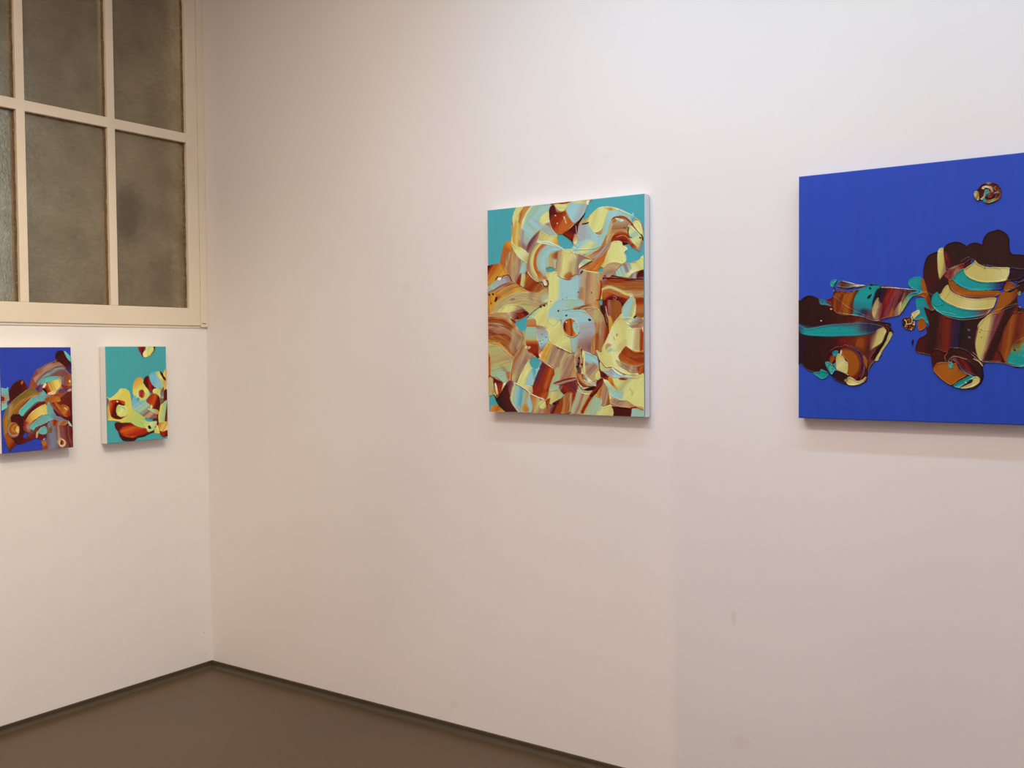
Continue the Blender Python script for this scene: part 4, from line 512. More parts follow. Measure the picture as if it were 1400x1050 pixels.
    ('262.1 226.2 262.4 226.4', 'N 3 3', 'r r', dict(w=1.11, s=0.4, k=0.02, h=0.6)),
    ('262.2 236.1 262.5 236.3', 'N 3 3', 'r r', dict(w=1.11, s=0.4, k=0.02, h=0.6)),
    ('259.9 229.2 260.2 229.4', 'N 3 3', 'r r', dict(w=1.11, s=0.4, k=0.02, h=0.6)),
    ('245 225.9 245.8 226.4', 'N 3 3', 'S S', dict(w=2.69, s=0.4, k=0.02, h=0.6)),
    ('245.9 235.9 246.6 236.4', 'N 3 3', 'S S', dict(w=2.69, s=0.4, k=0.02, h=0.6)),
    ('185.3 134.1 188.7 125.9 194.7 122 203.2 119.5 211.7 123.7 220.2 140.8 220.3 165.9 220.3 174.3 215.3 182.5 211.9 190.8 203.5 193.9 197.5 190.3 193.2 181.7 188.9 169.8 183.7 156 183.6 142.5', 'L 183.6 139.1 216.0 157.4', 'M m M', dict(k=0.05)),
    ('181.1 161 182.8 154.3 184.9 156.1 188.9 169.8 190.6 178.3 186.3 176.4 182 168.7', None, 'o O'),
    ('233.5 136.5 241.7 130.3 246.7 130.5 246.7 142.1 236.9 146.6 228.6 149.5', 'L 160.1 78.5 160.2 78.6', 'm m', dict(k=0.03)),
    ('210.8 117.8 215.8 110.6 225 107.8 232.5 108.7 240 112.8 241.7 114.6 246.6 111.5 254.8 110.8 262.1 113.3 263.7 106 269.3 99 277.4 96.6 283.8 95.8 293.4 102.1 296.6 109.6 297.5 122.6 301.5 128.5 317.2 132.5 317.4 153.5 312 161.3 297.8 164 289 160.4 285.7 148.8 269.6 143.2 257.4 141.8 248.3 133.9 236.8 140.8 220.2 145.8 213.4 142.2 211.7 132.1', 'N 9 12', 'M M', dict(k=0.04)),
    ('211.7 123.7 215 122.2 220.1 132.5 221.8 144.2 215.1 143.9 212.6 133.8', 'L 211.7 132.1 221.8 134.2', 'R m', dict(s=2, a=0.9, h=-1)),
    ('277.4 97 269.3 99.4 263.3 106.8 262.3 112.5', 'N 3 3', 'K K', dict(w=0.86, s=0.4, k=0.02, h=0.6)),
    ('203.2 121.6 205.3 116.2 210.8 115.3 211.7 125.4 213.4 135.5 215.1 146.4 211.8 151.3 206.7 157.4 205 152.7 203.3 140', 'L 203.2 131.6 214.2 133.9', 'y Y Y N', dict(k=0.04, h=1.3)),
    ('211.8 151.3 220.2 143.3 232.7 138.9 239.3 138 236.8 144.1 228.6 152 225.3 159.4 219.4 159.2 215.2 155.6', 'L 213.5 153.1 236.8 141.6', 'R P N R', dict(k=0.15)),
    ('213.5 154.7 220.2 147.5 226.9 144.5 221.9 153.4 218.5 157.5', None, 'P R', dict(s=1, h=-1)),
    ('217.7 159.1 223.6 156 226.9 155.3 223.6 160.2 220.2 161.7', None, 'R m'),
    ('218.2 159.5 224.4 158.2 233.7 168.6 248.9 173.3 271.5 174.9 283.4 175.7 286.4 178.8 283.5 181.7 277.6 184.6 264.1 184.9 249 184 233.7 180.1 222.9 173.5 219 165.7', 'L 248.9 172.2 249.0 184.4', 'O o O r', dict(k=0.06, h=1.3)),
    ('223.6 157.4 229 151.5 233.5 147.1 238.9 144.3 241.2 151.2 248.9 158.4 264 163.6 278.9 164.2 292.2 162.9 291.5 168.5 287.9 174.4 279 174.8 264 174.6 248.9 173.7 236 169.4 227.5 162.9', 'L 233.6 157.8 292.2 169.3', '0 C .55 C .7 c .85 B 1 V', dict(s=0.8, k=0.06, h=1.3)),
    ('238.9 146.6 242.7 142.9 250.3 137.9 253.3 134.7 256.3 138.2 263.8 142.4 273.6 144.4 286.2 145.3 297.2 146.6 297.6 152.2 295.1 158.9 292.2 163.2 278.9 164.4 264 164 250.4 160 241.2 153.5', 'L 241.2 154.3 293.6 149.0', 'Y Y y', dict(k=0.03, h=1.5)),
    ('297.2 150.7 295.1 157.4 292.6 162.5', 'N 3 3', 'y y', dict(w=0.95, s=0.4, k=0.02, h=0.6)),
    ('265.4 146.2 265.7 146.5', 'N 3 3', 'r r', dict(w=1.26, s=0.4, k=0.02, h=0.6)),
    ('297.9 147 308.2 148.2 317.6 150.1 317.7 163.5 308.3 166.9 299.5 162', 'L 298.0 149.2 315.5 157.5', 'V M V', dict(k=0.1)),
    ('210.5 171.6 215.1 166.3 218.2 166 222.1 173.5 233.7 180.1 249 184.3 264.1 184.9 278.3 184.4 281.3 186.2 279.1 193.7 276.2 198.2 264.2 200.1 245.3 199.6 229.9 196.1 215.2 188.7 204.2 179.9 208.9 176.1', 'L 218.2 168.7 264.2 197.1', 'Y Y y Y', dict(k=0.04, h=1.4)),
    ('195.6 181.9 200.3 175.8 204.2 175.2 210.5 184.7 222.2 192.8 233.8 197.4 249.1 199.7 264.2 200.1 276.2 197.8 271.7 204.1 262.8 208.5 247.6 210.4 233.9 210.5 218.4 207.4 205.9 202.5 196.4 192.9', 'L 210.5 191.7 275.5 202.7', '0 C .4 C .6 c .75 S .9 P 1 N', dict(k=0.1, h=1.3)),
    ('198.8 194.5 205.9 201.7 218.4 208.2 233.9 212 247.6 211.9 262.8 209.4 275.4 200.4 279.1 192.2', 'N 3 3', 'W W', dict(w=0.4, s=0.4, k=0.02, h=1.6)),
    ('213.7 209.6 233.9 214 249.2 213.7 262.8 210.8', 'N 3 3', 'K K', dict(w=0.95, s=0.4, k=0.02, h=0.6)),
    ('195 256.3 202.9 250.9 215.5 254.9 222.5 249.5 232.5 249.6 243.3 253.6 251 259.8 260.1 267.5 263.8 275.2 264 282.9 263.3 293.6 257.3 298.3 248.1 303 237.4 304.3 222.7 300.9 210.9 293.2 200.7 284.6 196.7 275.2', 'L 199.0 262.6 263.2 285.9', 'm M m M', dict(k=0.06, h=1.6)),
    ('198.3 279.9 201.4 272.1 207.7 268.9 217.1 269 219.4 267.4 224.9 270.5 229.5 269.8 233.4 278.3 243.5 286 234.3 292.3 225 299.3 220.3 299.4 210.9 293.2 203 286.2', 'L 199.0 270.5 238.1 293.8', 'O o O', dict(k=0.07, h=1.6)),
    ('219.4 270.5 222.5 267.4 225.3 271.3 224.9 276.7 221.8 277.5 219.5 275.2', 'L 219.4 267.4 224.9 277.5', 'c G C', dict(h=1.8)),
    ('229.5 267.4 234.2 273.6 241.9 279.8 249.6 286 252.6 288.3 245 286 237.3 280.6 232.6 275.2', 'L 229.5 267.4 252.6 289.1', 'V S G', dict(k=0.15, h=1.6)),
    ('220.2 265.8 224.8 260.4 231 261.2 241.8 264.4 251 272.1 257.2 286 251.1 286 241.9 281.4 234.2 273.6 226.4 268.2', 'L 224.9 272.1 243.3 262.8', 'M P m R M', dict(s=1, k=0.15, h=1.6)),
    ('218.6 267.4 224.1 262 231 261.6 237.2 263.6 243.3 265.1', 'N 3 3', 'N N', dict(w=0.95, s=0.4, k=0.02, h=1.8)),
    ('225.6 249.9 232.5 249.6', 'N 3 3', 'S S', dict(w=0.63, s=0.4, k=0.02, h=0.6)),
    ('217.8 254.9 213.9 261.1 215.5 267.4', 'N 3 3', 'O O', dict(w=1.11, s=0.4, k=0.02, h=0.6)),
    ('225 300.9 234.3 293.8 245 288.3 249.6 286.8 254.2 289 245 295.3 236.6 301.6 232.8 303.9', 'L 241.9 288.3 245.8 297.6', '0 K .2 C .6 C 1 G', dict(k=0.12, h=1.7)),
    ('234.3 303.9 242 300 249.6 296 251.1 292.2 248.1 291.4 254.2 287.5 258.7 288.3 261 292.1 258.8 297.5 251.2 302.2 242 304.2', 'L 242.0 303.8 260.2 289.8', 'Y y Y', dict(h=1.8)),
    ('242 295.3 242.6 295.7', 'N 3 3', 'W W', dict(w=2.06, s=0.4, k=0.02, h=0.6)),
    ('248.1 293.7 251.1 292.5 249.6 295.2', 'N 3 3', 'K K', dict(w=0.95, s=0.4, k=0.02, h=0.6)),
    ('250.9 255.5 254.7 259 263.9 267.5', 'N 3 3', 'W W', dict(w=0.4, s=0.4, k=0.02, h=0.6)),
    ('249.4 258.2 257.1 265.2 263.9 270.6', 'N 3 3', 'N N', dict(w=0.63, s=0.4, k=0.02, h=0.6)),
    ('252.5 264.4 258.6 267.5 263.9 273.6', 'N 3 3', 'y y', dict(w=1.26, s=0.4, k=0.02, h=0.6)),
    ('198.3 281.5 206.2 290.1 217.2 297.8 226.6 302', 'N 3 3', 'K K', dict(w=0.95, s=0.4, k=0.02, h=0.6)),
    ('263.9 275.2 264 285.9 262.5 293.6', 'N 3 3', 'K K', dict(w=0.79, s=0.4, k=0.02, h=0.6)),
    ('251.1 48.4 251.7 44.6 254.4 43.5 256 41.1 259.2 37.1 264 34.2 269.4 33.1 275.9 34.7 281.7 37.9 285 42.5 286.1 48 285.1 54.3 281.4 58.4 273.9 61 268.5 61.7 264.8 60.3 262 56.9 258.8 56.1 256.6 57.2 253.3 54', 'L 255.4 40.0 285.0 53.3', '0 m .25 M .5 r .75 m 1 O', dict(k=0.15, h=1.8)),
    ('250.9 48.3 251.9 44.6 254.6 43.7 257.6 46.2 258.2 50 257.4 56.5 255.5 56.3 252.8 52.9', 'L 251.1 48.4 258.2 51.1', 'y Y O Y', dict(h=2)),
    ('260.9 40.5 263.5 38.2 269.5 38.5 274.8 40.6 276.5 47.2 273.8 47 271.6 43 266.2 40.9 264.1 42.9 261.9 42.2', 'L 260.9 40.5 276.5 44.5', 'y W N', dict(h=2.2)),
    ('265.2 43.5 269.5 43.4 271.1 45.7 269.5 49.9 267.4 54 265.2 51.7', 'L 266.3 43.6 267.9 54.1', 'G C K', dict(h=2.2)),
    ('270.6 46.1 275.9 47.7 278.1 49.5 276 54.7 271.7 54.9 269 53.1 270.1 48.8', 'L 269.5 47.7 277.1 52.6', 'N R m', dict(h=2)),
    ('277 48.3 282.3 47.1 283.7 48.8 282.4 52 280.3 55 277.1 52.6', 'L 280.2 46.9 280.3 54.0', 'W V P', dict(h=2)),
    ('259.3 55 263.1 51.5 265.2 45.2 265.8 51.7 263.1 55.9', None, 'N W'),
    ('262 56.3 263.6 53.7 266.3 55 266.4 59.4 264.2 59.7', None, 'C C'),
    ('266.4 57.2 271.7 57.1 280.3 54 281.9 56.2 276 59.6 269.6 61', 'L 266.4 57.2 281.3 56.2', 'O g O'),
    ('264 34.2 269.4 33.1 274.3 35.1 271.6 36.5 267.3 36.1', 'L 264.0 34.2 274.3 35.6', 'r N S'),
    ('276.4 41.8 281.2 38.4 284.4 42.4 284.5 46.8 280.2 45.9 277 45.6', 'N 2 2', 'O m O', dict(k=0.2)),
]
SMALL_BLUE_PIGMENT = dict(U=(42,58,148), M=(64,14,20), r=(98,30,22), R=(140,34,24), O=(152,72,24), A=(176,108,40), C=(84,168,150), c=(104,150,144), Y=(204,160,72), y=(206,184,96), P=(122,66,62), V=(60,44,96), S=(112,112,122), N=(160,128,100), g=(120,92,40), W=(224,186,150), T=(110,180,168), K=(36,20,22), B=(40,60,140))
SMALL_BLUE_STROKES = [
    ('13.4 109.1 17.5 88.3 34.1 64.5 58.1 54.8 78.6 55.7 101.7 56.7 100.1 108.6 84.3 118.5 69.3 113.6 56 125.2 43.2 124 32.3 126.6 19.8 129 16.7 116.4', 'L 16.4 63.6 88.1 122.5', 'r P r M', dict(k=0.1)),
    ('38 54 41.1 41.6 47.8 31 58.9 25.9 72.2 19.8 77.9 17.2 75.2 11.7 78.3 5.3 85.9 4.5 91.5 10.1 102.8 19.5 101.7 56.7 93.8 60.1 85.9 67.1 78.1 72.2 74.2 77.4 66.7 77 59.3 76.6 52 72.6 48.7 61.6', 'R 93.3 78.5 70.3 11.1', '0 R .1 R .16 P .24 O .3 P .45 S .5 P .65 N .8 P 1 r', dict(k=0.15)),
    ('48.8 35.6 48.9 29.6 56.8 25.2 66.3 20.8 74.2 19.5 82.1 21.2 88.3 30.6 93 37 97.7 40.2 98.9 57.4 92.2 60.3 87.5 56.9 82.8 52.1 83.1 41.3 64.1 39.9 56.2 43.4 51.4 50.8 48.3 50.7 43.9 43', 'R 85.5 67.7 59.2 18.7', '0 r .1 O .2 P .3 N .4 P .5 c .6 P .75 P .9 r 1 R', dict(k=0.13)),
    ('53.1 46.4 55.5 43.4 64.1 40.7 74.4 39.5 82.4 40.5 81.4 44.3 71.8 45.5 62.3 48.2 54.5 51', 'L 53.0 47.9 82.3 42.8', 'c C C N', dict(k=0.1)),
    ('63.9 48.3 71.8 45.5 82.2 44.4 82.8 51.3 79.5 56.6 73.7 61.7 68.2 63 63.4 64.3 57.4 57.2 58.3 52.6', 'L 58.2 57.2 81.3 47.4', '0 R .2 R .45 Y .8 y 1 Y', dict(k=0.15)),
    ('56.6 56.4 56.3 53.3 59.2 48.9 61.1 50.5 59.8 54.2', None, 'W W'),
    ('55.9 55.6 59.7 56.5 61.9 63.5 58 61', None, 'K K'),
    ('62.7 63.5 65.9 61.4 74.6 60.2 73.7 64 66.5 65.2', None, 'Y W'),
    ('83.1 42.8 91.3 38.5 96.1 40.2 97.4 52.7 89.2 53.9 83.6 50.6', 'L 83.0 44.4 97.6 46.5', 'S P O N', dict(k=0.15)),
    ('94.7 46.4 95.3 46.8', 'N 3 3', 'W W', dict(w=1.98, s=0.4, k=0.02, h=0.6)),
    ('94.7 47.5 95.3 47.9', 'N 3 3', 'W W', dict(w=1.98, s=0.4, k=0.02, h=0.6)),
    ('48.2 54.5 57.3 58.7 63.3 66.6 67.9 71.4 59.9 77.1 52.3 70.6', 'L 48.1 58.3 63.2 71.2', 'S c S', dict(k=0.15)),
    ('52.9 50.9 48.2 53 42.1 55 43.5 59.6 50.3 61.4 55.8 58.6', 'L 43.6 55.1 55.0 58.6', 'P V P', dict(k=0.2)),
    ('77 5.7 81 4.2 87.4 5 90.5 12 98.3 23.1 100.3 37.2 93 33.8 88.4 26 82.1 21.2 77.4 18.8 75.2 12.6', 'L 77.0 5.7 98.1 29.3', '0 K .3 M .7 M 1 V', dict(k=0.06, h=1.2)),
    ('87.4 5 90.7 5.8 98.5 14.5 99.2 20.7 93.5 17.5 89.7 11.2', 'L 87.4 5.8 98.4 19.9', 'T C', dict(k=0.06)),
    ('71 19.4 77.5 16.4 79 19.6 72.6 21.7', None, 'g M'),
    ('63.3 69.6 71.2 67 80.9 61.3 92.4 55.6 98.9 54.3 98.8 59 90.5 63.3 82.3 69.1 74.2 73.3 64.7 75.1', 'L 68.1 65.3 78.9 73.5', 'O R O P', dict(k=0.15)),
    ('78.6 59.6 82.6 57.5 92.4 56.4 87.3 61.6 79.3 62.8', None, 'V P'),
    ('91.4 60.2 96.4 57.3 97.1 60.5 93.8 61.9', None, 'W N'),
    ('10.1 58.8 12.5 53.7 16.3 48 23.8 43.8 29.1 43.2 33.4 48.6 36.3 54.7 33.9 59.1 28.4 64.9 20.8 70.4 13.3 75.9 9.8 69.8', 'L 12.4 56.7 34.9 50.2', 'M M r', dict(k=0.06, h=1.2)),
    ('26.4 46.9 29.1 44 29.3 48.5 27 49.9', None, 'O A'),
    ('-3.5 54.5 6.6 54.2 9.6 52.1 10 63.9 10.6 69.9 7.6 72.6 7.4 80 -4.3 82.2', 'L -0.6 53.9 3.1 78.3', 'T c N T', dict(k=0.1)),
    ('-2.3 63.3 2.8 62.5 5.6 66.6 4.7 72.5 0.3 73 -2.5 70.6', 'R 1.2 67.9 4.4 0.0', 'N O M O', dict(k=0.2)),
    ('4.3 85 8.2 77.1 16.4 69.5 25.5 62.5 36.2 55.5 40.8 54.2 46.8 57.5 51.2 65.3 40.4 67.8 32.7 73.3 25 81.8 22.5 89.1 23.2 90.7 16.5 92.4 12.6 100.3 9.5 105.9 7.1 114.6 13.5 121 17 126.5 19.1 130.4 13.1 134.3 10.1 138.4 6.6 132.2 4 121.7 2 114.2 1.1 96.5', 'R 54.4 112.5 53.3 25.9', '0 g .15 A .3 g .4 O .6 O .8 R 1 O', dict(k=0.13)),
    ('8.1 80.8 16.4 72.4 23.9 66.9 20.7 74.2 13.2 81.1 11.5 89.9 6.9 96.9', 'L 7.3 82.2 16.1 82.8', 'g N g', dict(s=1.5, k=0.15, h=-1)),
    ('3.5 114.3 7.1 114.6 13.5 121 17 126.5 19.1 130.4 13.9 133.6 10.1 138.4 6.6 132.2 4.3 123.2', 'L 4.1 118.7 16.1 130.9', 'O O r', dict(k=0.08)),
    ('12.9 90 22.5 89.1 32.1 93.5 29.7 98.6 36.1 111 44.9 121.5 41.8 124.3 32.6 127.9 26.6 129.6 20.6 130.2 15.6 124.2 12.1 119.4 22.6 112.9 22.1 104 12.6 99.5', 'L 12.7 97.3 41.9 122.0', 'M M r', dict(k=0.06)),
    ('29.7 98.6 33.4 101.8 37.6 111.1 45.1 117.8 44.9 121.5 38.8 123.2 34.4 119.9 34.5 115.4 28.6 110.4', 'L 29.6 102.3 41.9 122.0', 'R P r', dict(s=1, k=0.12, h=-1)),
    ('29.2 116.4 30.7 114.7 33.7 115.7 34.4 118.4 32 121.9 29.1 121.3 28.4 118.6', None, 'B B', dict(s=0.6, h=0)),
    ('8.1 105.8 12.6 100.3 18.5 100.7 22.4 107 22.6 112.9 20.2 118.6 14.2 120.7 9.2 117.7 7.2 111.6', 'R 16.8 108.0 0.0 13.3', '0 g .3 A .5 O .75 N 1 P', dict(k=0.2, h=1.3)),
    ('17.9 109.6 19.8 105.3 22.4 107 22.2 112.9 20.3 114.2 18.2 111.8', None, 'W Y'),
    ('22.6 87.6 24.2 83.3 29.6 78.4 35.7 72.8 43.5 66.4 52.8 65.4 60.5 65.7 55.6 73.1 47.9 74.2 40.1 79.8 32.3 86.8 27.6 92.4 24.7 90.8', 'L 26.3 87.1 51.1 69.8', 'C C c', dict(k=0.06, h=1.2)),
    ('29.1 93.3 32.3 88.3 40 81.3 47.8 76.4 58.7 73.3 74.4 73.3 66.4 77.5 58.6 78.6 46.1 83.1 36.8 89.3 32 97.2', 'L 35.4 84.0 41.3 88.9', 'r M r', dict(k=0.1)),
    ('32 98.7 33.6 95.1 38.3 89.4 46.1 83.1 55.5 78.4 62.5 77.3 67.8 82.9 68.4 90.6 59.7 92.4 53.5 92.7 45.7 97.4 39.4 101.5 37.1 105.1 34.1 102.6', 'L 33.5 98.8 66.2 84.4', '0 A .3 Y .7 y 1 Y', dict(k=0.06, h=1.2)),
    ('31.9 100.2 39.4 101.5 45.6 99.7 39.2 111.3 36 114 31.7 107.7 28.9 101.5', 'L 30.4 102.3 42.3 108.5', 'R N P', dict(s=1, k=0.15)),
    ('37.3 109.6 38.5 106 44 100.4 51.9 94.1 61.3 90.9 73.9 91 78.5 96.7 65.7 101.2 54.7 105.7 45.3 108.7 42.2 112.3', 'L 39.2 109.8 73.8 94.1', 'C c c C', dict(k=0.08, h=1.2)),
    ('61.4 79.5 70.9 75.5 78.9 75.9 81.4 72.9 77.5 68.1 66.5 67.6 59.3 70.2', 'L 63.2 70.5 78.9 75.9', 'O A', dict(k=0.15)),
    ('62.3 75 67.7 78.3 72.2 87.8 80.7 96.1 90.9 103 86.1 103.4 76.4 103.5 67.2 95.9 61.9 90.2', 'L 63.0 78.1 84.5 102.5', 'c c S S', dict(k=0.1)),
    ('66.2 76.7 73.3 75.6 80.4 79.8 91.5 85.1 95.4 90.8 93.6 96.2 87.9 96.6 81.5 94.6 73.7 87.9 68.4 81.4', 'L 70.7 84.6 78.8 79.0', 'O P R A O', dict(k=0.15)),
    ('81.9 80.7 85.2 79 93.1 83.7 95.3 92.4 93.6 96.2 86.4 94.1 80.9 89.9', 'L 81.9 83.0 94.5 91.6', 'O A R', dict(k=0.15)),
    ('86.7 84.1 89.8 86.6', 'N 3 3', 'W W', dict(w=1.22, s=0.4, k=0.02, h=0.6)),
    ('69.9 84.6 75.3 89.5 79.9 95.2 75.1 94.1', None, 'V M'),
    ('64.6 103.4 68.6 99.8 78.1 101.3 79.5 107.6 74.7 108 69.1 109.1 66 107.3', 'L 65.4 103.4 79.6 106.0', 'N R O N', dict(k=0.15)),
    ('80.5 102.2 87.7 102.4 90.9 105.3 85.9 108.8 81.1 108.4', 'L 80.5 102.2 89.2 108.3', 'N O N', dict(k=0.1, h=1.2)),
    ('91 102.2 94.1 104.8 98 112.1 97.1 113.6 92.4 108.5', None, 'T W'),
    ('60.6 106.9 66.2 102.7 70 107.6 79.5 107.6 87.5 108.9 94 109.4 98.7 116 98.3 142.5 88.1 141.5 68.9 142 56.4 143 53.5 135.2 56.7 130.9 60.1 123.6', 'L 57.7 123.4 96.9 120.6', '0 P .15 S .3 S .45 P .55 N .62 P .75 P .85 r .95 P 1 r', dict(k=0.15)),
    ('61.8 117.6 69.8 113.7 74.4 120.2 75.6 132.6 72.3 136.9 66.1 131.8', None, 'S S', dict(s=3, a=0.7, h=-1)),
    ('60.4 113 67.6 108.9 67.3 116.6 61.8 116.9', None, 'g P', dict(s=1)),
    ('74.8 131.8 77.3 126.6 80.6 125.4 86.9 130.6 87.5 134.5 84.2 138.8 79.4 138.4 77.1 135.1', 'R 82.0 132.4 0.0 6.3', 'W O W N', dict(k=0.2, h=1.5)),
    ('79.7 128.4 82.9 129.4 81.9 134.8 79.5 134.5', None, 'O M'),
    ('48.7 114.3 51.2 110 57.4 107.4 60.5 110.7 60.3 117.5 54.8 119.3 50.2 117.4', 'L 49.6 112.1 60.3 114.5', 'C c C', dict(k=0.06, h=1.3)),
    ('45.4 122.3 46.4 114.9 48.7 114.3 47.7 121.8', None, 'N W'),
    ('52.2 129 56.9 124.8 59.1 129.6 61.3 135.9 58.9 137.9 55.8 135.4', 'L 53.0 127.5 60.5 135.8', 'O A R', dict(k=0.15)),
    ('56.1 125.9 57.7 124.5', 'N 3 3', 'W W', dict(w=1.22, s=0.4, k=0.02, h=0.6)),
]
SMALL_TEAL_PIGMENT = dict(T=(66,148,146), t=(72,140,140), M=(84,14,16), R=(160,36,18), O=(196,86,28), Y=(208,186,82), y=(214,206,120), G=(150,184,140), B=(110,170,184), b=(140,170,170), P=(130,84,84), N=(190,150,104), K=(50,26,20), W=(232,208,150), g=(172,184,96), A=(206,140,60))
